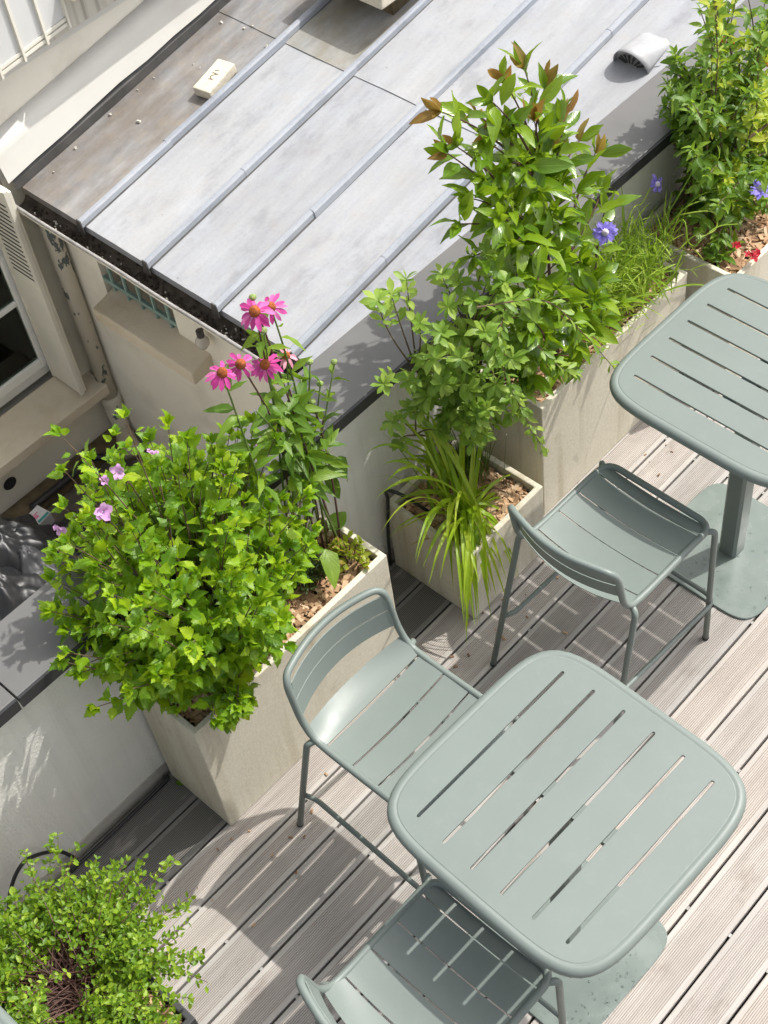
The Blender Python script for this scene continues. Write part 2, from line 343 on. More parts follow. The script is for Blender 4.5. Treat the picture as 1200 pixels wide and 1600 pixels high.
M['stem'] = simple('green_stem', (0.10, 0.16, 0.03), 0.6, 0, 0.3, 20)
M['darkstem'] = simple('dark_red_stem', (0.085, 0.04, 0.03), 0.65, 0, 0.3, 20)
M['wood'] = simple('brown_twig', (0.13, 0.085, 0.05), 0.85, 0, 0.35, 30, 0.5, 120)
M['orange'] = simple('orange_berry', (0.65, 0.2, 0.03), 0.5)
M['bulb'] = simple('frosted_bulb', (0.5, 0.47, 0.42), 0.25, 0, 0.1)

# ------------------------------------------------------------------ mesh helpers
class MB:
    def __init__(s): s.v = []; s.f = []; s.mi = []; s.uv = []; s.lr = []; s.cur = 0; s.curlr = 0.0; s.smooth = False
    def add(s, vs, fs, uvs=None):
        b = len(s.v); s.v.extend(Vector(v) for v in vs)
        for i, f in enumerate(fs):
            s.f.append([b + k for k in f]); s.mi.append(s.cur); s.lr.append(s.curlr)
            s.uv.append([uvs[k] for k in f] if uvs else None)
        return b
    def box(s, a, b, M4=None):
        x0, y0, z0 = a; x1, y1, z1 = b
        vs = [Vector(p) for p in ((x0, y0, z0), (x1, y0, z0), (x1, y1, z0), (x0, y1, z0), (x0, y0, z1), (x1, y0, z1), (x1, y1, z1), (x0, y1, z1))]
        if M4: vs = [M4 @ v for v in vs]
        s.add(vs, [(0, 3, 2, 1), (4, 5, 6, 7), (0, 1, 5, 4), (1, 2, 6, 5), (2, 3, 7, 6), (3, 0, 4, 7)])
    def prism(s, poly, p0, p1):
        """poly: list of points (world) ; extruded by vector p1-p0"""
        d = Vector(p1) - Vector(p0); n = len(poly)
        vs = [Vector(p) for p in poly] + [Vector(p) + d for p in poly]
        s.add(vs, [tuple(range(n))[::-1], tuple(range(n, 2 * n))] + [(i, (i + 1) % n, n + (i + 1) % n, n + i) for i in range(n)])
    def tube(s, pts, r, seg=8, cap=True, closed=False):
        pts = [Vector(p) for p in pts]; n = len(pts)
        rs = r if isinstance(r, (list, tuple)) else [r] * n
        ts = []
        for i in range(n):
            if closed: d = pts[(i + 1) % n] - pts[i - 1]
            else: d = pts[min(i + 1, n - 1)] - pts[max(i - 1, 0)]
            ts.append(d.normalized() if d.length > 1e-9 else Vector((0, 0, 1)))
        u = ts[0].orthogonal().normalized(); vs = []; fs = []
        for i in range(n):
            u = (u - ts[i] * u.dot(ts[i]))
            u = u.normalized() if u.length > 1e-6 else ts[i].orthogonal().normalized()
            v = ts[i].cross(u)
            for k in range(seg):
                a = 2 * math.pi * k / seg
                vs.append(pts[i] + (u * math.cos(a) + v * math.sin(a)) * rs[i])
        for i in range(n if closed else n - 1):
            j = (i + 1) % n; off = 0
            if closed and j == 0:
                best = min(range(seg), key=lambda o: (vs[i * seg] - vs[o]).length); off = best
            for k in range(seg):
                fs.append((i * seg + k, i * seg + (k + 1) % seg, j * seg + (k + 1 + off) % seg, j * seg + (k + off) % seg))
        if cap and not closed:
            fs.append(tuple(range(seg))[::-1]); fs.append(tuple((n - 1) * seg + k for k in range(seg)))
        s.add(vs, fs)
    def lathe(s, prof, base=(0, 0, 0), seg=12, M4=None):
        vs = []; fs = []; n = len(prof)
        for (r, z) in prof:
            for k in range(seg):
                a = 2 * math.pi * k / seg; p = Vector((r * math.cos(a), r * math.sin(a), z))
                vs.append((M4 @ p) if M4 else p + Vector(base))
        for i in range(n - 1):
            for k in range(seg): fs.append((i * seg + k, i * seg + (k + 1) % seg, (i + 1) * seg + (k + 1) % seg, (i + 1) * seg + k))
        s.add(vs, fs)
    def mesh(s, name, mats, off=Vector((0, 0, 0)), smooth=False):
        me = bpy.data.meshes.new(name)
        me.from_pydata([tuple(v - off) for v in s.v], [], s.f)
        for m in (mats if isinstance(mats, (list, tuple)) else [mats]): me.materials.append(M[m] if isinstance(m, str) else m)
        me.polygons.foreach_set('material_index', s.mi)
        if smooth: me.polygons.foreach_set('use_smooth', [True] * len(s.f))
        if any(u is not None for u in s.uv):
            ul = me.uv_layers.new(name='UVMap'); flat = []
            for f, u in zip(s.f, s.uv):
                for k in range(len(f)): flat.extend(u[k] if u else (0.5, 0.5))
            ul.data.foreach_set('uv', flat)
        if any(s.lr):
            a = me.attributes.new('lr', 'FLOAT', 'FACE'); a.data.foreach_set('value', s.lr)
        me.update(); return me
    def build(s, name, mats, parent=None, smooth=False, off=None, bevel=0.0, autosm=None):
        if off is None: off = parent['_o'] if parent is not None and '_o' in ORG.get(parent.name, {}) else ORG.get(parent.name, {}).get('o', Vector()) if parent is not None else Vector()
        me = s.mesh(name, mats, off, smooth)
        return link(name, me, parent, bevel, autosm)
ORG = {}
def link(name, me, parent=None, bevel=0.0, autosm=None):
    if autosm:
        me.polygons.foreach_set('use_smooth', [True] * len(me.polygons)); me.set_sharp_from_angle(angle=R(35))
    o = bpy.data.objects.new(name, me); COL.objects.link(o)
    if parent is not None: o.parent = parent; ORG[o.name] = ORG.get(parent.name, {})
    if bevel:
        b = o.modifiers.new('bevel', 'BEVEL'); b.width = bevel; b.segments = 2; b.limit_method = 'ANGLE'; b.angle_limit = R(40)
    return o
def tag(o, label=None, cat=None, group=None, kind=None):
    if label: o['label'] = label
    if cat: o['category'] = cat
    if group: o['group'] = group
    if kind: o['kind'] = kind
    return o
def thing(name, label, cat, loc=(0, 0, 0), rz=0.0, group=None):
    o = bpy.data.objects.new(name, None); COL.objects.link(o); o.location = loc; o.rotation_euler = (0, 0, rz)
    o.empty_display_size = 0.1
    ORG[o.name] = {'o': Vector(loc)}
    return tag(o, label, cat, group)
def local_thing(name, label, cat, group=None):
    o = thing(name, label, cat, (0, 0, 0), 0, group); ORG[o.name] = {'o': Vector()}; return o
def copy_tree(o, parent=None):
    c = o.copy(); COL.objects.link(c); c.parent = parent
    for ch in [x for x in bpy.data.objects if x.parent == o]: copy_tree(ch, c)
    return c
def rounded(pts, r, n=5, closed=False):
    """round the corners of a polyline"""
    pts = [Vector(p) for p in pts]; out = []; m = len(pts)
    rs = r if isinstance(r, (list, tuple)) else [r] * m
    for i in range(m):
        if not closed and i in (0, m - 1): out.append(pts[i]); continue
        a, b, c = pts[i - 1], pts[i], pts[(i + 1) % m]
        d1, d2 = a - b, c - b
        q = min(rs[i], d1.length * 0.48, d2.length * 0.48)
        if q < 1e-5: out.append(b); continue
        p0, p2 = b + d1.normalized() * q, b + d2.normalized() * q
        for k in range(n + 1):
            t = k / n; out.append(p0 * (1 - t) ** 2 + b * 2 * t * (1 - t) + p2 * t * t)
    return out
def catmull(pts, n=6):
    pts = [Vector(p) for p in pts]; P = [pts[0] * 2 - pts[1]] + pts + [pts[-1] * 2 - pts[-2]]; out = []
    for i in range(1, len(P) - 2):
        for k in range(n):
            t = k / n; a, b, c, d = P[i - 1], P[i], P[i + 1], P[i + 2]
            out.append(0.5 * ((2 * b) + (c - a) * t + (2 * a - 5 * b + 4 * c - d) * t * t + (3 * b - a - 3 * c + d) * t ** 3))
    out.append(pts[-1]); return out
def bez(a, b, c, n):
    a, b, c = Vector(a), Vector(b), Vector(c)
    return [a * (1 - t) ** 2 + b * 2 * t * (1 - t) + c * t * t for t in (k / n for k in range(n + 1))]
def grid_strip(mb, f, nu, nv, thick=0.0):
    """surface f(u,v)->(p, n) as grid, with thickness"""
    vs = []
    for i in range(nu + 1):
        for j in range(nv + 1): vs.append(f(i / nu, j / nv))
    W = nv + 1
    top = [p for p, n in vs]; bot = [p - n * thick for p, n in vs]
    fs = []; K = len(top)
    for i in range(nu):
        for j in range(nv):
            a, b, c, d = i * W + j, (i + 1) * W + j, (i + 1) * W + j + 1, i * W + j + 1
            fs.append((a, b, c, d))
            if thick: fs.append((K + d, K + c, K + b, K + a))
    if thick:
        for i in range(nu):
            fs.append((i * W, K + i * W, K + (i + 1) * W, (i + 1) * W)); a, b = i * W + nv, (i + 1) * W + nv; fs.append((a, b, K + b, K + a))
        for j in range(nv):
            fs.append((j, j + 1, K + j + 1, K + j)); a, b = nu * W + j, nu * W + j + 1; fs.append((a, K + a, K + b, b))
    mb.add(top + (bot if thick else []), fs)

# ================================================================== SETTING
# courtyard ground far below the terrace
mb = MB(); mb.box((-40, -40, -2.0), (45, 45, -1.75)); tag(mb.build('courtyard_ground', 'ground'), kind='structure')
mb = MB(); mb.box((-9, 2.66, -1.7495), (1.15, 5.2, -1.742)); tag(mb.build('unseen_bounce_sheet', 'bounce_sheet'), kind='structure')  # added out of view: bounces light onto the shaded courtyard walls
# terrace slab + boards
mb = MB(); mb.box((-1.6, -1.2, -1.74), (6.2, 2.486, -0.07))
deck = tag(mb.build('terrace_deck', 'dark'), kind='structure')
PITCH, Y0 = 0.1465, 2.328
def board_mesh():
    bw, th = PITCH - 0.0085, 0.026; n = 16; e = 0.0165; pw = (bw - 2 * e) / n
    prof = [(-bw / 2, -th), (-bw / 2, -0.002), (-bw / 2 + 0.002, 0)]
    mats = [0, 0]
    x = -bw / 2 + e
    for i in range(n):
        prof += [(x + pw * 0.30, 0), (x + pw * 0.38, -0.0012), (x + pw * 0.64, -0.0012), (x + pw * 0.72, 0)]
        mats += [0, 0, 1, 0]; x += pw
    prof += [(bw / 2 - 0.002, 0), (bw / 2, -0.002), (bw / 2, -th)]; mats += [0, 0, 0]
    mb = MB(); xa, xb = -1.5, 6.1
    for i in range(len(prof) - 1):
        (y0, z0), (y1, z1) = prof[i], prof[i + 1]
        dz = z1 - z0
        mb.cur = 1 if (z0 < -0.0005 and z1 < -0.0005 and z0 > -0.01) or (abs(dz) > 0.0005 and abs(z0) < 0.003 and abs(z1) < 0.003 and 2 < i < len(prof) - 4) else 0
        mb.add([(xa, y0, z0), (xb, y0, z0), (xb, y1, z1), (xa, y1, z1)], [(0, 1, 2, 3)])
    mb.cur = 0
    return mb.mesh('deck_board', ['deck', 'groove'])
bm_ = board_mesh()
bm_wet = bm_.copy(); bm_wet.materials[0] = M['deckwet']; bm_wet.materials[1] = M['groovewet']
for k in range(-1, 22):
    yc = Y0 - PITCH * (k + 0.5)
    if k == -1: continue
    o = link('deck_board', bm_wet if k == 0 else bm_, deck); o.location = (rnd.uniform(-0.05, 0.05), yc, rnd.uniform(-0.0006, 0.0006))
# narrow first board against the wall
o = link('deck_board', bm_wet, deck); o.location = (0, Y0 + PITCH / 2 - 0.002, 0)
clip = MB(); clip.box((-0.006, -0.0035, -0.012), (0.006, 0.0035, -0.004)); clip_me = clip.mesh('board_clip', 'gutterlip')
for k in range(0, 18):
    for j in range(-2, 12):
        o = link('board_clip', clip_me, deck); o.location = (0.17 + 0.5 * j + 0.01 * (k % 3), Y0 - PITCH * k, 0)

# ================================================================== PARAPET WALL of the terrace
pw = thing('parapet_wall', 'low white rendered terrace wall with a wide flat grey metal coping', 'wall', (2.3, 2.57, -0.03))
def wavy_face(mb, x0, x1, z0, z1, y, nx, nz, amp, fac=-1):
    vs = []; fs = []
    for i in range(nx + 1):
        for j in range(nz + 1):
            x = x0 + (x1 - x0) * i / nx; z = z0 + (z1 - z0) * j / nz
            vs.append((x, y + amp * noise.noise(Vector((x * 1.7, z * 1.7, 3.1))), z))
    for i in range(nx):
        for j in range(nz):
            a = i * (nz + 1) + j; fs.append((a, a + nz + 1, a + nz + 2, a + 1))
    mb.add(vs, fs)
mb = MB(); mb.box((-1.6, 2.4865, -1.748), (6.2, 2.655, 0.915)); mb.build('rendered_wall', 'wall', pw)
mb = MB(); mb.box((-1.6, 2.481, -0.02), (6.2, 2.486, 0.05)); mb.build('skirting', 'skirt', pw)
capx = [(-1.6, 0.62), (0.626, 4.02), (4.026, 6.2)]
for a, b in capx:
    mb = MB(); mb.box((a, 2.447, 0.915), (b, 2.690, 0.950)); c = mb.build('coping', 'cap', pw, bevel=0.002)
    mb = MB(); mb.box((a, 2.438, 0.900), (b, 2.4468, 0.9475)); mb.build('dark_edge', 'capedge', c)

# ================================================================== NEIGHBOUR'S OUTBUILDING with zinc roof
YF = 5.33
ob = thing('outbuilding', 'low outbuilding with weathered zinc batten roof, dirty gutter and barred window', 'building', (4.4, 4.0, -1.75))
# walls (x = 2.65 faces the little courtyard), opening for the barred window
mb = MB()
WY0, WY1, WZ0 = 4.42, 4.97, -0.50
mb.box((2.65, 2.70, -1.75), (2.90, WY0, 0.06)); mb.box((2.65, WY1, -1.75), (2.90, 5.325, 0.06)); mb.box((2.65, WY0, -1.75), (2.90, WY1, WZ0)); mb.box((2.65, WY0, 0.0), (2.90, WY1, 0.06))
mb.box((2.90, 2.70, -1.75), (6.6, 2.75, 0.10))
mb.build('wall', 'facade', ob)
wn = MB(); wn.box((2.80, WY0, WZ0), (2.83, WY1, 0.0)); win = wn.build('barred_window', 'dark', ob)
for k in range(5):
    y = WY0 + 0.06 + k * 0.105
    b = MB(); b.tube([(2.660, y, WZ0 + 0.055), (2.660, y, 0.0)], 0.010, 6); b.build('bar', 'greenbar', win)
b = MB(); b.box((2.651, WY0, WZ0 + 0.105), (2.669, WY1, WZ0 + 0.13)); b.build('cross_bar', 'greenbar', win)
# sloping stone sill
s = MB(); s.prism([(2.52, 4.20, -0.46), (2.80, 4.20, -0.40), (2.80, 4.20, -0.47), (2.6495, 4.20, -0.53), (2.52, 4.20, -0.54)], (0, 4.20, 0), (0, 4.93, 0))
s.build('window_sill', 'sill', ob, bevel=0.008)
# roof sheets
by = [4.815, 4.357, 3.906, 3.448, 2.99]
edges = [5.285] + by + [2.70]
def rp(x, y, dz=0.0): return Vector((x, y, roofz(x) + dz))
XS = 3.90
for i in range(len(edges) - 1):
    ya, yb = edges[i] - 0.004, edges[i + 1] + 0.004
    for seg, (xa, xb) in enumerate(((XE, XS + 0.03), (XS - 0.0, 5.35), (5.32, 6.6))):
        mb = MB(); dz = 0.004 * seg
        nx = max(2, int((xb - xa) / 0.22)); vs = []; fs = []
        for a in range(nx + 1):
            for b_ in range(5):
                x = xa + (xb - xa) * a / nx; y = ya + (yb - ya) * b_ / 4
                wob = 0.0055 * noise.noise(Vector((x * 2.6, y * 4.0, i * 7.7))) if 0 < b_ < 4 else 0
                vs.append(rp(x, y, 0.002 + dz + wob))
        for a in range(nx):
            for b_ in range(4):
                q = a * 5 + b_; fs.append((q, q + 1, q + 6, q + 5))
        mb.add(vs, fs)
        # front lip of the sheet
        mb.add([rp(xa, ya, 0.002 + dz), rp(xa, yb, 0.002 + dz), rp(xa, yb, -0.004 - (0.03 if seg == 0 else 0)), rp(xa, ya, -0.004 - (0.03 if seg == 0 else 0))], [(0, 3, 2, 1)])
        mat = 'zincdirty' if i == 0 else ('zincmoss' if (i == 1 and seg > 0) else 'zinc')
        mb.build('zinc_sheet', mat, ob)
mb = MB(); mb.prism([(XE + 0.02, 2.70, roofz(XE) - 0.06), (6.6, 2.70, roofz(6.6) - 0.06), (6.6, 2.70, roofz(6.6) - 0.012), (XE + 0.02, 2.70, roofz(XE) - 0.012)], (0, 2.70, 0), (0, 5.30, 0)); mb.build('roof_boarding', 'rustwood', ob)
# battens (zinc rolls) in lengths
joints = [3.14, 3.90, 4.72, 5.6]
for y in by:
    xs = [XE - 0.015] + [j + rnd.uniform(-0.06, 0.06) for j in joints] + [6.6]
    for a in range(len(xs) - 1):
        xa, xb = xs[a], xs[a + 1] + 0.02
        g = 1.0 + 0.05 * (a % 2)
        prof = [(-0.021 * g, 0.004), (-0.016 * g, 0.030 * g), (-0.008 * g, 0.037 * g), (0.008 * g, 0.037 * g), (0.016 * g, 0.030 * g), (0.021 * g, 0.004)]
        ja, jb = rnd.uniform(-0.003, 0.003), rnd.uniform(-0.003, 0.003); mb = MB(); vs = [rp(xa, y + ja + p, z) for p, z in prof] + [rp(xb, y + jb + p, z) for p, z in prof]; n = len(prof)
        mb.add(vs, [(i, n + i, n + i + 1, i + 1) for i in range(n - 1)] + [tuple(range(n)), tuple(range(n, 2 * n))[::-1]])
        mb.build('roof_batten', 'batten', ob)
    mb = MB(); mb.prism([rp(XE, y - 0.0255, 0.003), rp(6.6, y - 0.0255, 0.003), rp(6.6, y - 0.021, 0.008), rp(XE, y - 0.021, 0.008)], (0, 0, 0), (0, 0.004, 0.001)); mb.build('batten_joint', 'lead', ob)
    mb = MB(); mb.prism([rp(XE - 0.02, y - 0.025, -0.03), rp(XE - 0.02, y + 0.025, -0.03), rp(XE - 0.02, y + 0.014, 0.042), rp(XE - 0.02, y - 0.014, 0.042)], (0, 0, 0), (0.006, 0, 0)); mb.build('batten_end', 'lead', ob)
# gutter
gut = MB(); n = 9; vs = []; fs = []; ys = [2.72 + k * (5.28 - 2.72) / 24 for k in range(25)]
for yy in ys:
    wob = 0.006 * noise.noise(Vector((yy * 2.3, 1, 1)))
    for k in range(n + 1):
        a = math.pi + math.pi * k / n; vs.append((2.522 + 0.048 * math.cos(a) + wob, yy, 0.066 + 0.055 * math.sin(a)))
for i in range(24):
    for k in range(n): q = i * (n + 1) + k; fs.append((q, q + n + 1, q + n + 2, q + 1))
gut.add(vs, fs); g = gut.build('gutter', 'gutter', ob, smooth=True)
lip = MB(); lip.tube([(2.473 + 0.006 * noise.noise(Vector((yy * 2.3, 1, 1))), yy, 0.067) for yy in ys], 0.009, 6); lip.build('gutter_lip', 'gutterlip', g, smooth=True)
ou = MB(); vs = [(v[0] - 0.004 if v[0] < 2.522 else v[0] + 0.003, v[1], v[2] - 0.006) for v in vs]; ou.add(vs, fs); ou.build('gutter_underside', 'facade', g, smooth=True)
fas = MB(); fas.box((2.575, 2.72, -0.02), (2.6495, 5.28, 0.06)); fas.build('fascia', 'rustwood', ob)
deb = MB()
for k in range(900):
    yy = rnd.uniform(2.9, 5.2); dx = rnd.gauss(0, 0.024)
    if abs(dx) > 0.05: continue
    s_ = rnd.uniform(0.002, 0.008); deb.cur = 0 if rnd.random() < 0.95 else 1
    c = Vector((2.522 + dx * 0.85, yy, 0.066 - math.sqrt(max(0, 0.055 ** 2 - dx * dx)) + 0.010))
    Mx = Matrix.Translation(c) @ Euler((rnd.uniform(0, 6), rnd.uniform(0, 6), rnd.uniform(0, 6))).to_matrix().to_4x4()
    deb.box((-s_, -s_ * 0.6, -s_ * 0.4), (s_, s_ * 0.6, s_ * 0.4), Mx)
tag(deb.build('gutter_debris', ['debris', 'whitebits'], g), kind='stuff')
# bulkhead bulb under the gutter
c = atx(315, 530, 2.60)
bb = MB(); bb.lathe([(0.0, -0.055), (0.02, -0.050), (0.033, -0.03), (0.034, -0.012), (0.022, 0.012), (0.016, 0.02)], c, 12); lampo = bb.build('bulb_lamp', 'bulb', ob, smooth=True)
bb = MB(); bb.lathe([(0.018, 0.018), (0.018, 0.055), (0.0, 0.056)], c, 10); bb.tube([c + Vector((0, 0, 0.05)), c + Vector((0.06, 0, 0.06))], 0.008, 6); bb.build('lamp_holder', 'lead', lampo)
# roof vent cowl: half bell with a slotted front
vc = atroof(1008, 82); vc.z = roofz(vc.x) + 0.006
mb = MB(); vs = []; fs = []; ang = R(8)
ux, uy = Vector((1, 0.06, SL)).normalized(), Vector((-0.06, 1, 0)).normalized()
uz = ux.cross(uy)
nL, nA = 8, 12
for i in range(nL + 1):
    t_ = i / nL; rr = 0.092 * (1 - 0.12 * t_) if t_ < 0.8 else 0.092 * (0.9 - 0.42 * ((t_ - 0.8) / 0.2) ** 2)
    hh = 0.105 * (1 - 0.88 * t_ ** 1.35)
    for k in range(nA + 1):
        a = math.pi * k / nA
        vs.append(vc + ux * (-0.115 + 0.23 * t_ - 0.02 * math.sin(a)) + uy * (rr * math.cos(a)) + uz * (hh * math.sin(a)))
for i in range(nL):
    for k in range(nA): q = i * (nA + 1) + k; fs.append((q, q + 1, q + nA + 2, q + nA + 1))
mb.add(vs, fs); cowl = mb.build('vent_cowl', 'zinc', ob, smooth=True)
sd = cowl.modifiers.new('s', 'SOLIDIFY'); sd.thickness = 0.003
mb = MB(); fl = []
for k in range(20):
    a = 2 * math.pi * k / 20; cx, sy_ = math.cos(a), math.sin(a)
    fl.append(vc + ux * (0.012 + (0.135 if cx > 0 else 0.11) * cx) + uy * (0.108 * max(-1, min(1, sy_ * 1.25))))
mb.prism([p for p in fl], vc, vc + uz * 0.004); mb.build('cowl_flange', 'zinc', cowl)
mb = MB(); mb.cur = 0
fv = [vc + ux * (-0.098 - 0.02 * math.sin(math.pi * k / 14)) + uy * (0.086 * math.cos(math.pi * k / 14)) + uz * (0.098 * math.sin(math.pi * k / 14)) for k in range(15)]
mb.prism(fv, vc, vc + ux * 0.003)
gr = mb.build('cowl_grille', 'gutterlip', cowl)
mb = MB()
for k in range(1, 8):
    a = math.pi * k / 8; d = uy * math.cos(a) + uz * math.sin(a) * 1.1; e = uy * -math.sin(a) + uz * math.cos(a)
    base = vc + ux * (-0.1035 - 0.02 * math.sin(a)); w_ = 0.0065
    mb.prism([base + d * 0.030 - e * w_ * 0.6, base + d * 0.030 + e * w_ * 0.6, base + d * 0.070 + e * w_, base + d * 0.070 - e * w_], vc, vc + ux * 0.002)
mb.build('grille_slot', 'dark', gr)
# pale kerb / low chimney block at the top of the roof, its dark foot
mb = MB(); mb.box((4.30, 4.44, roofz(4.30) - 0.01), (4.95, 4.78, 0.499)); ch = mb.build('chimney_stub', 'moss', ob)
mb = MB(); mb.box((4.155, 4.365, 0.50), (5.05, 4.86, 0.565)); mb.build('chimney_cap', 'brick', ch, bevel=0.008)
# flashing along the facade
mb = MB(); n = 26; vs = []; fs = []
for i in range(n + 1):
    x = 2.53 + i * (6.6 - 2.53) / n; wv = 0.012 * noise.noise(Vector((x * 2.1, 0, 0)))
    vs += [(x, 5.262 + wv, roofz(x) + 0.006), (x, 5.270 + wv, roofz(x) + 0.045), (x, 5.305, roofz(x) + 0.085 + wv)]
for i in range(n):
    for k in (0, 1): q = i * 3 + k; fs.append((q, q + 3, q + 4, q + 1))
mb.add(vs, fs); mb.build('flashing', 'lead', ob)

# stone block lying on the roof
c = atroof(338, 133)
bt = MB(); ang = math.atan2(0.10, 1.0)
Mx = Matrix.Translation((c.x, c.y, roofz(c.x) + 0.032)) @ Matrix.Rotation(-math.atan(SL), 4, 'Y') @ Matrix.Rotation(R(8), 4, 'Z')
bt.box((-0.105, -0.052, -0.026), (0.105, 0.052, 0.026), Mx)
o = bt.build('stone_block', 'brick', bevel=0.006); tag(o, 'pale stone block lying loose on the stained zinc roof', 'stone block')
mb = MB()
for (a, b, c_, d) in ((-.03, -.01, -.01, .012), (-.012, .012, .012, -.012), (.012, -.02, .014, .015), (.026, .012, .04, -.008), (-.03, .01, -.022, -.015)):
    mb.tube([Mx @ Vector((a, b, 0.0262)), Mx @ Vector((c_, d, 0.0262))], 0.0022, 4)
mb.build('painted_marks', 'moss', o, off=Vector())
# white crumbs on the dirty sheet, loose
mb = MB()
for k in range(22):
    x = rnd.uniform(2.62, 5.2); y = rnd.choice([rnd.uniform(4.86, 5.24), rnd.uniform(5.18, 5.25)]); s_ = rnd.uniform(0.003, 0.010)
    Mx = Matrix.Translation((x, y, roofz(x) + 0.006 + s_ * 0.3)) @ Euler((rnd.random(), rnd.random(), rnd.random() * 6)).to_matrix().to_4x4()
    mb.box((-s_, -s_ * 0.7, -s_ * 0.4), (s_, s_ * 0.7, s_ * 0.4), Mx)
o = mb.build('plaster_crumbs', 'whitebits'); tag(o, 'small white plaster crumbs fallen on the stained zinc sheet', 'crumbs', kind='stuff')

# ================================================================== FACADE of the house behind
fb = thing('apartment_facade', 'cream plastered house wall with shuttered windows beside the zinc roof', 'building', (2.6, YF, -1.75))
OX0, OX1, OZ0, OZ1 = 1.70, 2.50, -1.20, 0.24
mb = MB()
mb.box((-4, YF, -1.75), (OX0, YF + 0.4, 0.6)); mb.box((OX1, YF, -1.75), (8, YF + 0.4, 0.6)); mb.box((OX0, YF, -1.75), (OX1, YF + 0.4, OZ0 - 0.08)); mb.box((OX0, YF, OZ1), (OX1, YF + 0.4, 0.6))
mb.build('wall', 'facade', fb)
mb = MB(); mb.box((-4, YF - 0.002, 0.601), (8, YF + 0.4, 3.4)); mb.build('upper_wall', 'facade2', fb)
mb = MB(); mb.box((-4, YF - 0.055, 0.665), (8, YF - 0.0025, 0.99)); mb.build('stained_band', 'stained', fb)
mb = MB(); n = 30; vs = []; fs = []      # plaster fillet above the flashing
for i in range(n + 1):
    x = 2.50 + i * (8 - 2.50) / n; a = 0.012 * noise.noise(Vector((x * 3, 5, 0)))
    vs += [(x, YF - 0.065 + a * 0.5, roofz(x) + 0.075 + a), (x, YF - 0.055, roofz(x) + 0.11 + a), (x, YF - 0.03, roofz(x) + 0.19), (x, YF - 0.0045, roofz(x) + 0.30), (x, YF - 0.003, roofz(x) + 0.06)]
for i in range(n):
    for k in range(4): q = i * 5 + k; fs.append((q, q + 5, q + 6, q + 1))
mb.add(vs, fs); mb.build('plaster_fillet', 'facade2', fb, smooth=True)
# sill of the lower window
mb = MB(); mb.prism([(0, YF - 0.155, -1.215), (0, YF + 0.12, -1.195), (0, YF + 0.12, -1.27), (0, YF - 0.0015, -1.275), (0, YF - 0.155, -1.285)], (0, 0, 0), (1.08, 0, 0))
for v in mb.v: v.x += 1.50
mb.build('window_sill', 'sill', fb, bevel=0.006)
# window
wd = MB(); wd.box((OX0, YF + 0.16, -1.19), (OX1, YF + 0.20, -1.12)); wd.box((OX1 - 0.05, YF + 0.16, -1.12), (OX1, YF + 0.20, OZ1)); wd.box((OX0, YF + 0.16, -1.12), (OX0 + 0.05, YF + 0.20, OZ1)); wd.box((OX0 + 0.05, YF + 0.16, OZ1 - 0.05), (OX1 - 0.05, YF + 0.20, OZ1))
win = wd.build('window', 'whiteframe', fb, bevel=0.004)
for (xa, xb) in ((2.06, 2.445), (1.752, 2.055)):
    f = MB(); z0, z1 = -1.115, 0.185; t_ = 0.045; y0, y1 = YF + 0.135, YF + 0.175
    f.box((xa, y0, z0), (xa + t_, y1, z1)); f.box((xb - t_, y0, z0), (xb, y1, z1)); f.box((xa + t_, y0, z0), (xb - t_, y1, z0 + 0.06)); f.box((xa + t_, y0, z1 - 0.05), (xb - t_, y1, z1)); f.box((xa + t_, y0 + 0.002, -0.66), (xb - t_, y1 - 0.002, -0.63))
    f.build('casement', 'whiteframe', win, bevel=0.004)
    for (za, zb) in ((z0 + 0.06, -0.66), (-0.63, z1 - 0.05)):
        p_ = MB(); p_.box((xa + t_, y0 + 0.018, za), (xb - t_, y0 + 0.022, zb)); p_.build('pane', 'glass', win)
mb = MB(); mb.box((OX0, YF + 0.401, -1.4), (OX1, YF + 1.6, -1.38)); mb.box((OX0 - .3, YF + 1.6, -1.4), (OX1 + .3, YF + 1.65, 0.6)); mb.box((OX1, YF + 0.401, -1.4), (OX1 + 0.05, YF + 1.6, 0.6)); mb.box((OX0 - .05, YF + 0.401, -1.4), (OX0, YF + 1.6, 0.6)); mb.box((OX0 - .05, YF + 0.401, 0.6), (OX1 + .05, YF + 1.6, 0.65)); mb.build('room_interior', 'room', win)
mb = MB()
for k in range(14):
    x0 = 2.08 + k * 0.024; mb.box((x0, YF + 0.26 + 0.012 * (k % 2), -1.12), (x0 + 0.022, YF + 0.265 + 0.012 * (k % 2), -0.55))
mb.build('net_curtain', 'curtain', win)
mb = MB(); mb.box((OX1 - 0.03, YF + 0.02, -1.19), (OX1 - 0.0005, YF + 0.155, OZ1)); mb.build('window_jamb', 'rustwood', fb)
# folded louvred shutters standing out from the jambs
for (x, y0, y1, lb) in ((2.425, YF - 0.135, YF + 0.12, 1), (1.765, YF - 0.135, YF + 0.12, 0)):
    sh = MB()
    sh.box((x, y0, -1.185), (x + 0.022, y0 + 0.018, 0.19)); sh.box((x, y1 - 0.018, -1.185), (x + 0.022, y1, 0.19))
    sh.box((x + 0.002, y0 + 0.018, -1.18), (x + 0.018, y1 - 0.018, 0.18)); sh.box((x, y0 + 0.018, -0.44), (x + 0.022, y1 - 0.018, -0.4205))
    so_ = sh.build('shutter', 'shutter', fb)
    so_['label'] = 'cream folded louvred shutter leaf'
    for k in range(16):
        z = -0.38 + k * 0.031
        sl_ = MB(); sl_.box((x + 0.0005, y0 + 0.035, z), (x + 0.0042, y1 - 0.05, z + 0.009)); sl_.build('louvre_slot', 'dark', so_)
    sh2 = MB(); sh2.box((x + 0.026, y0 + 0.01, -1.185), (x + 0.044, y1, 0.17)); sh2.build('shutter_leaf', 'shutter', so_, bevel=0.003)
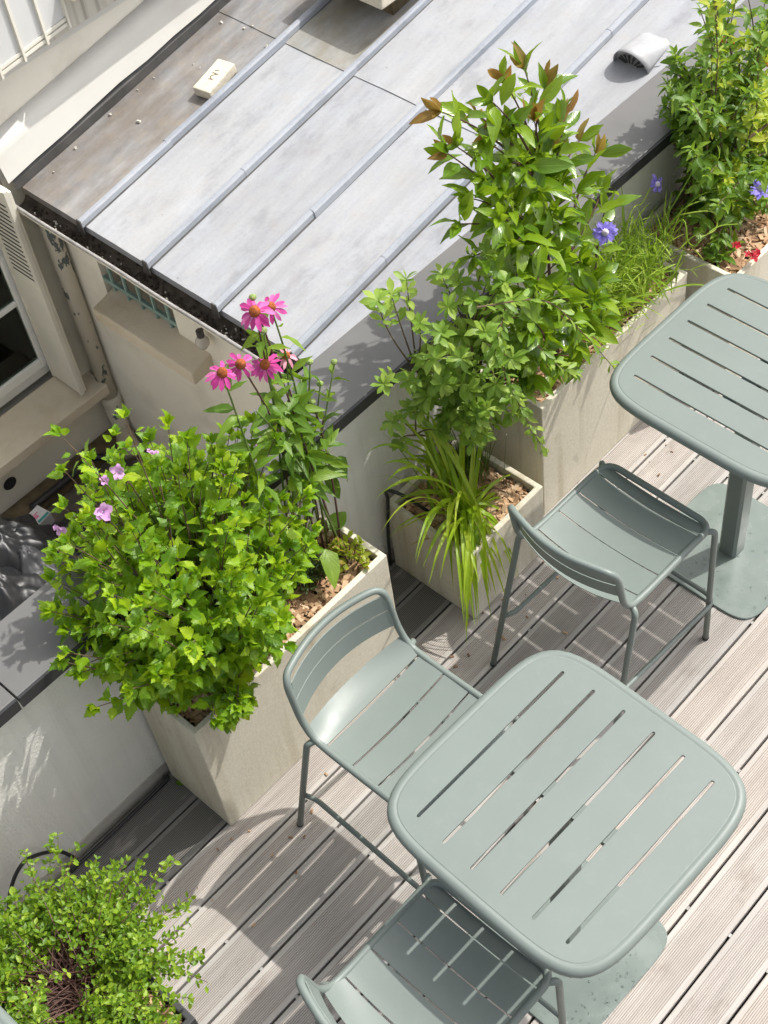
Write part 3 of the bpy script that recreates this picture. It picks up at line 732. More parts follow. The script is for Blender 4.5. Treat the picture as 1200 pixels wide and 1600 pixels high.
# upper window: a folding metal shutter leaf, half open, and its stone sill
up = MB(); Mx = Matrix.Translation((3.055, YF - 0.062, 0.69)) @ Matrix.Rotation(R(187), 4, 'Z')
for k in range(3):
    xa = k * 0.145
    up.box((xa + 0.006, -0.004 + 0.0, 0.055), (xa + 0.139, 0.004, 1.6), Mx)
us = up.build('upper_shutter', 'shutter2', fb)
for k in range(4):
    r_ = MB(); r_.box((k * 0.145 - 0.006, -0.016 + 0.03, 0.0), (k * 0.145 + 0.006, 0.03, 1.6), Mx) if False else r_.box((k * 0.145 - 0.006, -0.008, 0.0), (k * 0.145 + 0.006, 0.018, 1.6), Mx); r_.build('shutter_rail', 'shutter', us)
for k in range(3):
    for j in range(2):
        r_ = MB(); r_.box((k * 0.145 + 0.0065, -0.006, 0.012 + j * 0.025), (k * 0.145 + 0.1385, 0.009, 0.028 + j * 0.025), Mx); r_.build('bottom_rail', 'shutter', us)
mb = MB(); mb.box((3.06, YF - 0.16, 0.845), (4.6, YF - 0.056, 0.90)); mb.build('upper_sill', 'brick', fb, bevel=0.006)
# downpipe in the corner
pc = [(2.595, 5.20, 0.01), (2.600, 5.225, -0.10), (2.602, 5.235, -1.38)]
mb = MB(); mb.tube(rounded(pc, 0.05), 0.045, 14); dp = mb.build('downpipe', 'pipe', fb, smooth=True)
mb = MB(); mb.lathe([(0.056, -1.42), (0.058, -1.40), (0.058, -1.36), (0.050, -1.35), (0.046, -1.35)], (2.602, 5.235, 0), 14); mb.lathe([(0.05, -1.62), (0.052, -1.60), (0.052, -1.425), (0.045, -1.42)], (2.602, 5.235, 0), 14); mb.build('pipe_socket', 'pipe', dp, smooth=True)
mb = MB(); mb.tube([(2.595, 5.22, -1.64), (2.575, 5.16, -1.69), (2.55, 5.09, -1.70)], [0.05, 0.055, 0.06], 14); mb.build('pipe_shoe', 'sill', dp, smooth=True)
# round hole in the facade and rough base with black cable
c = aty(15, 755, YF)
mb = MB(); Mx = Matrix.Translation((c.x, YF - 0.002, c.z)) @ Matrix.Rotation(R(90), 4, 'X')
mb.lathe([(0.0, -0.0), (0.038, 0.0), (0.042, 0.0015)], seg=16, M4=Mx); mb.build('wall_hole', 'dark', fb)
mb = MB(); mb.box((0.2, YF - 0.12, -1.75), (2.59, YF - 0.0016, -1.66)); mb.build('rough_footing', 'moss', fb, bevel=0.02)

# loose black hose lying on the footing
pts = [aty(38, 770, 5.20), aty(70, 745, 5.20), aty(105, 715, 5.20), aty(150, 700, 5.18)]
for p_ in pts: p_.z = -1.64
mb = MB(); mb.tube(catmull([pts[0], pts[1], pts[2], pts[3], (2.5, 4.9, -1.735)], 6), 0.022, 8)
o = mb.build('drain_hose', 'rubber', smooth=True); tag(o, 'black flexible hose lying on the footing under the shuttered window', 'hose')
# black rubbish bags and tarpaulin by the parapet
def bag(name, c, rx, ry, rz, seed, label, mat, grp):
    bm = bmesh.new(); bmesh.ops.create_icosphere(bm, subdivisions=5, radius=1.0)
    for v in bm.verts:
        n_ = v.co.copy(); a = math.atan2(n_.y, n_.x)
        fold = 0.10 * math.sin(a * 9 + 3 * n_.z + seed) * (1 - abs(n_.z)) + 0.16 * noise.noise(n_ * 1.7 + Vector((seed, 0, 0))) + 0.13 * abs(noise.noise(n_ * 3.1 + Vector((0, seed, 0)))) - 0.10 * abs(noise.noise(Vector((n_.x * 6.3 + seed, n_.y * 6.3, n_.z * 2.6)))) - 0.05 * abs(noise.noise(n_ * 11 + Vector((seed, seed, 0))))
        q = n_ * (1 + fold)
        if q.z > 0.55: k = (q.z - 0.55); q.x *= 1 - 0.75 * min(1, k * 1.6); q.y *= 1 - 0.75 * min(1, k * 1.6)
        if q.z < -0.55: q.z = -0.55 - (abs(q.z) - 0.55) * 0.1
        v.co = Vector((q.x * rx, q.y * ry, (q.z + 0.58) * rz))
    me = bpy.data.meshes.new(name); bm.to_mesh(me); bm.free(); me.materials.append(M[mat])
    me.polygons.foreach_set('use_smooth', [True] * len(me.polygons))
    o = link(name, me); o.location = c; tag(o, label, 'bag', grp); return o
for (px, py, zz, rx, ry, rz, sd, mt, lb) in ((12, 868, -1.25, 0.30, 0.27, 0.46, 1.3, 'bag', 'glossy black plastic rubbish bag slumped below the round wall hole'),
        (62, 905, -1.35, 0.24, 0.26, 0.40, 4.1, 'tarp', 'grey plastic bag half hidden behind the flowering green bush'),
        (8, 950, -1.30, 0.30, 0.28, 0.44, 7.7, 'bag', 'black plastic rubbish bag piled against the outer side of the white wall'),
        (120, 850, -1.50, 0.22, 0.22, 0.26, 9.2, 'bag', 'small black rubbish bag on the courtyard dirt behind the lilac flowers')):
    g1 = atz(px, py, zz); bag('rubbish_bag', (g1.x, g1.y, -1.75), rx, ry, rz, sd, lb, mt, 'rubbish bags in the courtyard')
c = atz(52, 812, -1.52)
ct = thing('carton', 'small printed white carton standing behind the black bags', 'box', (c.x, c.y, -1.75), R(8))
mb = MB(); mb.box((-0.085, -0.05, 0.0), (0.085, 0.05, 0.23)); mb.build('box_body', 'card', ct, off=Vector())
mb = MB(); mb.box((-0.02, -0.012, 0.2305), (0.035, 0.008, 0.232)); mb.box((0.0, 0.012, 0.2305), (0.05, 0.02, 0.232)); mb.build('pink_print', 'cardpink', ct, off=Vector())
mb = MB(); mb.box((0.0, -0.046, 0.2322), (0.078, -0.030, 0.2334)); mb.build('teal_print', 'cardteal', ct, off=Vector())
#PART2
# ================================================================== FURNITURE
def superell(a, n, cnt=112, off=0.0):
    pts = []
    for k in range(cnt):
        t = 2 * math.pi * k / cnt
        c, s_ = math.cos(t), math.sin(t)
        r_ = (abs(c / a) ** n + abs(s_ / a) ** n) ** (-1 / n)
        pts.append(Vector((r_ * c, r_ * s_, 0)))
    if off:
        out = []
        for k in range(cnt):
            d = (pts[(k + 1) % cnt] - pts[k - 1]).normalized(); nrm = Vector((d.y, -d.x, 0)); out.append(pts[k] - nrm * off)
        return out
    return pts
TZ = 0.94
def make_table(label):
    t = local_thing('bar_table', label, 'table', 'sage green slatted tables')
    # top plate with six slots, cut through
    cu = bpy.data.curves.new('top', 'CURVE'); cu.dimensions = '2D'; cu.fill_mode = 'BOTH'; cu.extrude = 0.0026; cu.bevel_depth = 0.0012; cu.bevel_resolution = 1
    def spl(pts):
        sp = cu.splines.new('POLY'); sp.points.add(len(pts) - 1); sp.use_cyclic_u = True
        for p, q in zip(sp.points, pts): p.co = (q.x, q.y, 0, 1)
    A, NN = 0.3715, 5.2
    spl(superell(A, NN, 112, 0.030))
    for k in range(6):
        y = (k - 2.5) * 0.0995; hl = 0.304 - 0.014 * ((k - 2.5) / 2.5) ** 2; w_ = 0.0060; pts = []
        for j in range(7): a = -math.pi / 2 + math.pi * j / 6; pts.append(Vector((hl - w_ + w_ * math.cos(a), y + w_ * math.sin(a), 0)))
        for j in range(7): a = math.pi / 2 + math.pi * j / 6; pts.append(Vector((-hl + w_ + w_ * math.cos(a), y + w_ * math.sin(a), 0)))
        spl(pts)
    co = bpy.data.objects.new('tmp_curve', cu); COL.objects.link(co); bpy.context.view_layer.update()
    me = bpy.data.meshes.new_from_object(co.evaluated_get(bpy.context.evaluated_depsgraph_get())); bpy.data.objects.remove(co)
    me.name = 'table_top'; me.materials.clear(); me.materials.append(M['paint'])
    top = link('table_top', me, t); top.location = (0, 0, TZ - 0.0040)
    # rolled rim
    prof = [(0.0305, -0.0003), (0.028, -0.0009), (0.0255, -0.0008), (0.022, 0.0003), (0.016, 0.0003), (0.010, -0.0018), (0.005, -0.0055), (0.0015, -0.011), (0.0, -0.018), (0.002, -0.026), (0.007, -0.031), (0.014, -0.032)]
    rm = MB(); rings = [superell(A, NN, 112, d) for d, z in prof]; vs = []; fs = []
    for (d, z), rg in zip(prof, rings): vs += [p + Vector((0, 0, TZ + z)) for p in rg]
    for i in range(len(prof) - 1):
        for k in range(112): fs.append((i * 112 + k, (i + 1) * 112 + k, (i + 1) * 112 + (k + 1) % 112, i * 112 + (k + 1) % 112))
    rm.add(vs, fs); r_ = rm.build('rim', 'paint', top, smooth=True); r_.location = (0, 0, -(TZ - 0.0040))
    # under frame, post and foot plate
    u = MB(); u.box((-0.16, -0.025, TZ - 0.030), (0.16, 0.025, TZ - 0.0088)); u.box((-0.025, -0.16, TZ - 0.0305), (0.025, -0.0255, TZ - 0.0089)); u.box((-0.025, 0.0255, TZ - 0.0305), (0.025, 0.16, TZ - 0.0089)); u.build('support_cross', 'paint', t)
    p = MB(); q = 0.036; b = 0.010; oc = [(q - b, -q), (q, -q + b), (q, q - b), (q - b, q), (-q + b, q), (-q, q - b), (-q, -q + b), (-q + b, -q)]
    p.prism([(x, y, 0.011) for x, y in oc], (0, 0, 0.011), (0, 0, TZ - 0.0305)); p.build('post', 'paint', t)
    fp = MB(); o1, o2 = superell(0.242, 6.5, 96), superell(0.242, 6.5, 96, 0.002); n = 96
    vs = [v + Vector((0, 0, 0.002)) for v in o1] + [v + Vector((0, 0, 0.008)) for v in o1] + [v + Vector((0, 0, 0.010)) for v in o2]
    fp.add(vs, [(k, (k + 1) % n, n + (k + 1) % n, n + k) for k in range(n)] + [(n + k, n + (k + 1) % n, 2 * n + (k + 1) % n, 2 * n + k) for k in range(n)] + [tuple(range(2 * n, 3 * n))])
    fp.build('foot_plate', 'wetpaint', t)
    return t
def make_stool(label):
    t = local_thing('bar_stool', label, 'stool', 'sage green slatted bar stools')
    ZS = 0.645; HX = 0.2075
    bow = lambda x: -0.050 * max(0, 1 - (x / HX) ** 2)
    # one closed tube: seat sides, back hoop, seat front
    side = [(HX, 0.10, ZS), (HX, -0.02, ZS - 0.003), (HX, -0.13, ZS - 0.002), (HX, -0.195, ZS + 0.012), (HX, -0.232, ZS + 0.068), (HX * 0.995, -0.250, ZS + 0.15), (HX * 0.985, -0.261, ZS + 0.205), (HX * 0.95, -0.270, ZS + 0.232), (HX * 0.86, -0.283, ZS + 0.246)]
    topr = [(x, -0.268 + bow(x), ZS + 0.250) for x in (0.13, 0.065, 0.0, -0.065, -0.13)]
    path = catmull([Vector(p) for p in side] + [Vector(p) for p in topr] + [Vector((-x, y, z)) for x, y, z in reversed(side)], 5)
    front = rounded([(-HX, 0.10, ZS), (-HX, 0.212, ZS - 0.006), (HX, 0.212, ZS - 0.006), (HX, 0.10, ZS)], 0.055, 7)
    f = MB(); f.tube(path + front[1:-1], 0.0115, 10, closed=True); f.build('frame', 'paint', t, smooth=True)
    # seat slats
    cuts = [-0.222, -0.150, -0.050, 0.050, 0.150, 0.204]
    for i in range(5):
        y0, y1 = cuts[i] + 0.0028, cuts[i + 1] - 0.0028
        def surf(u, v, y0=y0, y1=y1):
            hx = HX - 0.004
            y = y0 + (y1 - y0) * v
            if y > 0.165: hx -= 0.030 * ((y - 0.165) / 0.04) ** 2
            x = (u * 2 - 1) * hx
            q = 1 - (x / HX) ** 2
            z = ZS + 0.004 - 0.020 * q * (1 - 0.25 * v)
            if y < -0.13: z += (((-0.13 - y) / 0.09) ** 2) * (0.034 + 0.006 * (1 - q)); y -= 0.030 * q * min(1, (-0.13 - y) / 0.09)
            if y > 0.15: z -= ((y - 0.15) / 0.055) ** 2 * 0.012
            return Vector((x, y, z)), Vector((0, 0, 1))
        s_ = MB(); grid_strip(s_, surf, 18, 6, 0.003); s_.build('seat_slat', 'paint', t, autosm=True)
    # back slats
    for (za, zb) in ((0.163, 0.226), (0.092, 0.158)):
        def surfb(u, v, za=za, zb=zb):
            hx = HX - 0.006 - (0.012 * v if za > 0.15 else 0.0)
            x = (u * 2 - 1) * hx; dz = za + (zb - za) * v
            y = -0.200 - 0.052 * (dz / 0.2) ** 0.6 + bow(x) * 0.96
            return Vector((x, y, ZS + dz)), Vector((0, -1, 0.2)).normalized()
        s_ = MB(); grid_strip(s_, surfb, 18, 3, 0.003); s_.build('back_slat', 'paint', t, autosm=True)
    # under-seat cross rails
    for y in (-0.09, 0.09):
        s_ = MB(); s_.tube([(x, y, ZS - 0.034 - 0.010 * (1 - (x / HX) ** 2)) for x in (-0.20, -0.1, 0, 0.1, 0.20)], 0.007, 6); s_.build('seat_rail', 'paint', t, smooth=True)
    # legs
    for sx in (-1, 1):
        l = MB(); l.tube(rounded([(sx * 0.196, -0.185, ZS + 0.002), (sx * 0.232, -0.203, ZS + 0.0), (sx * 0.262, -0.334, 0.004)], 0.035, 6), 0.0105, 9); lg = l.build('leg', 'paint', t, smooth=True)
        gl_ = MB(); gl_.lathe([(0.0095, 0.0005), (0.0118, 0.002), (0.0118, 0.010), (0.0105, 0.011)], (sx * 0.2618, -0.3335, 0), 10); gl_.build('foot_glide', 'rubber', lg)
        l = MB(); l.tube(rounded([(sx * 0.196, 0.170, ZS - 0.008), (sx * 0.226, 0.204, ZS - 0.006), (sx * 0.228, 0.226, 0.004)], 0.030, 6), 0.0105, 9); lg = l.build('leg', 'paint', t, smooth=True)
        gl_ = MB(); gl_.lathe([(0.0095, 0.0005), (0.0118, 0.002), (0.0118, 0.010), (0.0105, 0.011)], (sx * 0.228, 0.226, 0), 10); gl_.build('foot_glide', 'rubber', lg)
    zr = 0.245
    r_ = MB(); r_.tube(rounded([(-0.248, -0.282, zr + 0.012), (-0.232, -0.240, zr + 0.006), (-0.238, 0.245, zr - 0.02), (0.238, 0.245, zr - 0.02), (0.232, -0.240, zr + 0.006), (0.248, -0.282, zr + 0.012)], [0, 0.03, 0.05, 0.05, 0.03, 0], 6), 0.0085, 8); r_.build('footrest', 'paint', t, smooth=True)
    return t
tabs = make_table('sage green bar table with square slotted top, stools tucked under two sides')
tabs.location = (1.355, 1.083, 0); tabs.rotation_euler.z = R(-2.0)
t2 = copy_tree(tabs); t2.location = (2.895, 1.536, 0); t2.rotation_euler.z = R(89.0)
t2['label'] = 'sage green bar table with slotted top, standing beside the tall leafy shrub planter'
t3 = copy_tree(tabs); t3.location = (-0.318, 1.70, 0); t3.rotation_euler.z = R(1.0)
t3['label'] = 'grey table edge showing beside the low bush in the dark pot'
stA = make_stool('sage green bar stool with its back to the flowering hibiscus planter')
stA.location = (1.366, 1.655, 0); stA.rotation_euler.z = R(180)
stB = copy_tree(stA); stB.location = (2.303, 1.622, 0); stB.rotation_euler.z = R(-91.5)
stB['label'] = 'sage green bar stool beside the square planter with grassy strap leaves'
stC = copy_tree(stA); stC.location = (0.857, 1.098, 0); stC.rotation_euler.z = R(-90)
stC['label'] = 'sage green bar stool half tucked under a table, light stripes on its seat'
# water drops on the foot plates
wd = MB()
def drop(x, y, r_):
    wd.lathe([(r_, 0.0102), (r_ * 0.9, 0.0102 + r_ * 0.3), (r_ * 0.55, 0.0102 + r_ * 0.5), (0.0005, 0.0102 + r_ * 0.56)], (x, y, 0), 9)
for k in range(70):
    r_ = rnd.uniform(0.0015, 0.0045)
    drop(1.36 + rnd.uniform(-0.23, 0.10), 1.078 + rnd.uniform(-0.245, -0.12), r_)
for k in range(90):
    drop(2.905 + rnd.uniform(-0.22, 0.1), 1.536 + rnd.uniform(-0.24, 0.2), rnd.uniform(0.0015, 0.005))
tag(wd.build('water_drops', 'water', smooth=True), 'small water drops standing on the tables\' foot plates', 'water', kind='stuff')

# ================================================================== PLANTERS
def planter(label, x0, x1, y0, y1, h, mat='planter', wall=0.022, fill=0.045, rz=0, chips=None, group='pale fibre-concrete planters along the wall', taper=0.0):
    c = Vector(((x0 + x1) / 2, (y0 + y1) / 2, 0))
    t = thing('planter', label, 'planter', c, rz, group)
    hx, hy = (x1 - x0) / 2, (y1 - y0) / 2
    b = MB()
    def ring(hx, hy, z): return [(-hx, -hy, z), (hx, -hy, z), (hx, hy, z), (-hx, hy, z)]
    vs = ring(hx - taper, hy - taper, 0.001) + ring(hx, hy, h) + ring(hx - wall, hy - wall, h) + ring(hx - wall, hy - wall, h - fill - 0.05)
    fs = [(3, 2, 1, 0)]
    for L in range(3):
        for k in range(4): fs.append((L * 4 + k, L * 4 + (k + 1) % 4, L * 4 + 4 + (k + 1) % 4, L * 4 + 4 + k))
    b.add(vs, fs); b.build('box', mat, t, off=Vector(), bevel=0.004)
    s_ = MB(); nx, ny = 24, 10; vs = []; fs = []
    for i in range(nx + 1):
        for j in range(ny + 1):
            x = -hx + wall + 0.0008 + (2 * hx - 2 * wall - 0.0016) * i / nx; y = -hy + wall + 0.0008 + (2 * hy - 2 * wall - 0.0016) * j / ny
            vs.append((x, y, h - fill + 0.012 * noise.noise(Vector((x * 9 + x0 * 5, y * 9, 0)))))
    for i in range(nx):
        for j in range(ny): q = i * (ny + 1) + j; fs.append((q, q + ny + 1, q + ny + 2, q + 1))
    s_.add(vs, fs); s_.build('soil', 'soil', t, off=Vector())
    m = MB(); area = 4 * hx * hy
    for k in range(int(area * (chips or 5200))):
        x = rnd.uniform(-hx + wall + 0.012, hx - wall - 0.012); y = rnd.uniform(-hy + wall + 0.012, hy - wall - 0.012)
        L = rnd.uniform(0.008, 0.028); W = rnd.uniform(0.003, 0.009); T = rnd.uniform(0.001, 0.003)
        m.curlr = max(0.01, min(0.99, rnd.betavariate(2.4, 2.0)))
        Mx = Matrix.Translation((x, y, h - fill + 0.006 + rnd.uniform(0, 0.012))) @ Euler((rnd.gauss(0, 0.25), rnd.gauss(0, 0.25), rnd.uniform(0, 6.3))).to_matrix().to_4x4()
        L = min(L, hx - wall - abs(x), hy - wall - abs(y)) if min(hx - wall - abs(x), hy - wall - abs(y)) < L else L
        m.box((-L, -W, -T), (L, W, T), Mx)
    tag(m.build('bark_mulch', 'bark', t, off=Vector()), kind='stuff')
    return t
planter('tall oblong pale planter holding the lilac hibiscus bush and pink coneflowers', 0.951, 1.803, 2.160, 2.462, 0.607)
planter('low cube planter overflowing with yellow-green strap leaves', 2.082, 2.478, 2.066, 2.455, 0.372)
planter('tall oblong pale planter holding the big glossy shrub and feathery violet-flowered plant', 2.600, 3.452, 2.166, 2.462, 0.598)
planter('tall oblong pale planter at the foot of the climber with red flowers', 3.515, 4.37, 2.00, 2.462, 0.60)
planter('dark square pot under the sprawling small-leaved bush', -0.27, 0.395, 1.60, 2.20, 0.45, 'darkpot', 0.02, 0.03, 0, 3500, None)

# ================================================================== PLANTS
def leaf_ovate(n=5, w=0.4, fold=0.25, droop=0.25, peak=0.45, tip=0.9, wav=0.0, seed=0):
    """unit leaf along +Y, normal +Z, length 1"""
    mb = MB(); vs = []; uv = []; fs = []
    for i in range(n + 1):
        t = i / n
        hw = w * 0.5 * (math.sin(math.pi * t ** (math.log(0.5) / math.log(peak))) ** tip)
        if i in (0, n): hw = 0.012
        z = -droop * t * t; wv = wav * math.sin(i * 2.1 + seed)
        vs += [(-hw, t, z + hw * fold * 2 + wv * hw), (0, t, z), (hw, t, z + hw * fold * 2 - wv * hw)]
        uv += [(0.0, t), (0.5, t), (1.0, t)]
    for i in range(n):
        for k in (0, 1): q = i * 3 + k; fs.append((q, q + 1, q + 4, q + 3))
    mb.add(vs, fs, uv); return mb
def leaf_lobed(fold=0.15, droop=0.2, seed=0):
    R_ = random.Random(seed)
    half = [(0.03, 0.01), (0.20, 0.06), (0.31, 0.14), (0.29, 0.19), (0.38, 0.26), (0.34, 0.31), (0.44, 0.41), (0.36, 0.44), (0.35, 0.50), (0.27, 0.51), (0.30, 0.60), (0.24, 0.63), (0.24, 0.72), (0.17, 0.75), (0.16, 0.84), (0.08, 0.88)]
    half = [(x * R_.uniform(0.80, 1.08), y) for x, y in half]
    mb = MB()
    f = lambda x, y: (x, y, abs(x) * fold * 2 - droop * y * y - 0.25 * droop * x * x * 4 + 0.03 * math.sin(9 * y + 7 * x + seed))
    vs = []; uv = []; fs = []
    K = len(half)
    for x, y in half:
        vs += [f(-x, y), f(0, y), f(x, y)]; uv += [(0.5 - x, y), (0.5, y), (0.5 + x, y)]
    vs += [f(0, 1.0)]; uv += [(0.5, 1.0)]
    for i in range(K - 1):
        for k in (0, 1): q = i * 3 + k; fs.append((q, q + 1, q + 4, q + 3))
    q = (K - 1) * 3; fs += [(q, q + 1, q + 3), (q + 1, q + 2, q + 3)]
    mb.add(vs, fs, uv); return mb
def basis(d, up, roll=0.0):
    d = Vector(d).normalized(); up = Vector(up)
    x = d.cross(up)
    x = x.normalized() if x.length > 1e-4 else d.orthogonal().normalized()
    z = x.cross(d)
    Mx = Matrix((x, d, z)).transposed()
    if roll: Mx = Matrix.Rotation(roll, 3, d) @ Mx
    return Mx
class Plant:
    def __init__(s, name, label, cat, loc, group, variants, mat, nobj=300, leafname='leaf'):
        s.t = thing(name, label, cat, loc, 0, group); s.loc = Vector(loc)
        s.var = variants; s.mat = mat; s.leaves = []; s.nobj = nobj; s.ln = leafname
        s.meshes = {}
    def leaf(s, p, d, up, size, mat=None, roll=0.0, wid=1.0, v=None):
        s.leaves.append((Vector(p), basis(d, up, roll), size, wid, rnd.randrange(len(s.var)) if v is None else v, mat or s.mat))
    def finish(s):
        s.leaves.sort(key=lambda L: (L[0] - CAM).length - 4.0 * L[2])
        rest = MB(); mats = []
        for i, (p, B, sz, wd_, v, m) in enumerate(s.leaves):
            if i < s.nobj:
                key = (v, m)
                if key not in s.meshes:
                    s.meshes[key] = s.var[v].mesh(s.ln, m, smooth=True)
                o = bpy.data.objects.new(s.ln, s.meshes[key]); COL.objects.link(o); o.parent = s.t
                o.matrix_local = Matrix.Translation(p - s.loc) @ B.to_4x4() @ Matrix.Diagonal((sz * wd_, sz, sz, 1))
            else:
                if m not in mats: mats.append(m)
                rest.cur = mats.index(m); rest.curlr = rnd.uniform(0.001, 0.999)
                src = s.var[v]
                rest.add([p + B @ Vector((q.x * sz * wd_, q.y * sz, q.z * sz)) for q in src.v], src.f, None)
                # uv per face
                for k in range(len(src.f)): rest.uv[-len(src.f) + k] = src.uv[k]
        if rest.v:
            tag(rest.build('foliage', mats, s.t, smooth=True), kind='stuff')
def rv(s=1.0): return Vector((rnd.gauss(0, s), rnd.gauss(0, s), rnd.gauss(0, s)))
UP = Vector((0, 0, 1))
def whorl(dirv, k, n, spread, phase=0.0):
    """direction k of n around dirv, opened by spread"""
    u = dirv.orthogonal().normalized(); v = dirv.cross(u)
    a = 2 * math.pi * k / n + phase
    return (dirv * math.cos(spread) + (u * math.cos(a) + v * math.sin(a)) * math.sin(spread)).normalized()

# ---------- 1 hibiscus bush
H_ = Plant('hibiscus_bush', 'dense bright green lobed-leaf bush with a few lilac flowers', 'bush', (1.20, 2.32, 0.57), 'planted shrubs', [leaf_lobed(f, d, k) for k, (f, d) in enumerate(((0.15, 0.2), (0.3, 0.35), (0.05, 0.5), (0.25, -0.1), (0.1, 0.3)))], 'hib', 300)
br = MB(); base = Vector((1.20, 2.32, 0.57)); C = Vector((1.215, 2.36, 0.99))
tips = []
def proj(p):
    q = p - CAM; d = q.dot(ROW[2]); return 600 + FPX * q.dot(ROW[0]) / d, 800 + FPX * q.dot(ROW[1]) / d
while len(tips) < 270:
    d = rv().normalized()
    if d.z < -0.75: continue
    r_ = rnd.uniform(0.55, 1.0) ** 0.6
    lump = 1 + 0.34 * noise.noise(d * 2.4 + Vector((4, 4, 4)))
    q = C + Vector((d.x * 0.44, d.y * 0.41, d.z * 0.43)) * r_ * lump
    if q.z < 0.60 and (0.98 < q.x < 1.75 and 2.2 < q.y < 2.45): continue
    if q.y > 2.46 and q.z < 0.98: q.z = 0.98 + rnd.uniform(0, 0.1)
    px_, py_ = proj(q)
    if px_ < 78 or px_ > 505 or (px_ > 450 and py_ > 880) or (px_ > 400 and py_ > 1020): continue
    tips.append(q)
for (px, py, yy) in ((195, 652, 2.50), (93, 678, 2.52), (330, 690, 2.45), (262, 660, 2.50), (88, 860, 2.50), (84, 955, 2.50), (350, 1125, 2.06), (150, 1105, 2.25), (100, 735, 2.52), (395, 660, 2.46)): tips.append(aty(px, py, yy))
for ti, tip in enumerate(tips):
    L = (tip - base).length
    b0 = base + Vector((rnd.uniform(-0.10, 0.10), rnd.uniform(-0.06, 0.06), 0))
    mid = b0.lerp(tip, 0.5) + Vector((0, 0, 0.10 * L)) + rv(0.03)
    if mid.y > 2.45 and mid.z < 0.97: mid.y = 2.44
    pts = bez(b0, mid, tip, 9)
    br.tube(pts, [0.0045 * (1 - 0.75 * k / 9) for k in range(10)], 5)
    nl = rnd.randint(11, 15)
    for k in range(nl):
        t = 0.42 + 0.58 * (k + rnd.random() * 0.5) / nl
        f = t * 9; i = min(8, int(f)); p = pts[i].lerp(pts[i + 1], f - i); dd = (pts[i + 1] - pts[i]).normalized()
        out = (p - C).normalized() if (p - C).length > 0.05 else UP
        d = whorl(dd, k, 2.6, R(rnd.uniform(45, 80)), ti)
        d = (d + out * 0.35 + UP * 0.1 + rv(0.15)).normalized()
        sz = rnd.choice([rnd.uniform(0.028, 0.045), rnd.uniform(0.044, 0.068)]) * (1.0 if t < 0.85 else 0.8)
        p2 = p + d * 0.018
        if p2.y > 2.47 and p2.z < 0.96: continue
        H_.leaf(p2, d, (UP * 0.7 + SUN * 0.3 + out * 0.6 + rv(0.55)), sz)
    for k in range(5):      # young leaves at the tip
        d = whorl((pts[-1] - pts[-2]).normalized(), k, 5, R(rnd.uniform(15, 50)), ti)
        H_.leaf(tip, d, UP + rv(0.4), rnd.uniform(0.024, 0.045))
br.build('branches', 'wood', H_.t)
H_.finish()
def flower_cup(parent, p, d, petals, size, mat, centre, cname='flower', cup=0.5, pw_=0.62, crad=0.12, crump=0.25):
    """flower: a centre mesh with one child per petal"""
    B = basis(d.orthogonal(), d)      # z along d
    zz = Vector(d).normalized(); uu = zz.orthogonal().normalized(); vv = zz.cross(uu)
    c = MB(); Mx = Matrix.Translation(p) @ Matrix((uu, vv, zz)).transposed().to_4x4()
    r_ = size * crad
    c.lathe([(0.0005, -r_ * 0.6), (r_, -r_ * 0.2), (r_ * 0.95, r_ * 0.5), (r_ * 0.6, r_ * 1.1), (0.0005, r_ * 1.35)], seg=10, M4=Mx)
    fo = c.build(cname, centre, parent, smooth=True)
    for k in range(petals):
        a = 2 * math.pi * (k + rnd.uniform(-0.15, 0.15)) / petals
        dr = uu * math.cos(a) + vv * math.sin(a)
        dd = (dr * math.cos(cup) + zz * math.sin(cup)).normalized()
        pm = leaf_ovate(5, pw_ * rnd.uniform(0.8, 1.1), 0.12 + rnd.uniform(-0.15, 0.15), 0.15 + rnd.uniform(-0.15, 0.35), 0.62, 0.55, crump + rnd.uniform(0, 0.2), k * 1.7)
        dd = (dd + rv(0.10)).normalized(); Bm = basis(dd, zz, rnd.gauss(0, 0.2)); sz = size * rnd.uniform(0.78, 1.1)
        m = MB(); m.add([p + dr * r_ * 0.5 + Bm @ Vector((q.x * sz, q.y * sz, q.z * sz)) for q in pm.v], pm.f, None)
        for j in range(len(pm.f)): m.uv[j] = pm.uv[j]
        m.curlr = 0
        m.build('petal', mat, fo, smooth=True)
    return fo
for (px, py, yy, dx, sz_) in ((160, 800, 2.40, (-0.2, -0.6, 0.8), 0.031), (187, 737, 2.46, (-0.5, -0.3, 0.8), 0.027), (98, 828, 2.50, (-0.7, -0.2, 0.4), 0.024), (165, 752, 2.47, (-0.3, -0.2, 0.9), 0.017), (238, 710, 2.46, (0.5, 0.2, 0.6), 0.020), (348, 742, 2.40, (0.7, -0.1, 0.5), 0.023), (406, 702, 2.38, (0.3, -0.3, 0.9), 0.018)):
    flower_cup(H_.t, aty(px, py, yy), Vector(dx).normalized(), 5, sz_, 'petallilac', 'palehead', cup=rnd.uniform(0.55, 1.0), pw_=0.85, crad=0.14, crump=0.5)
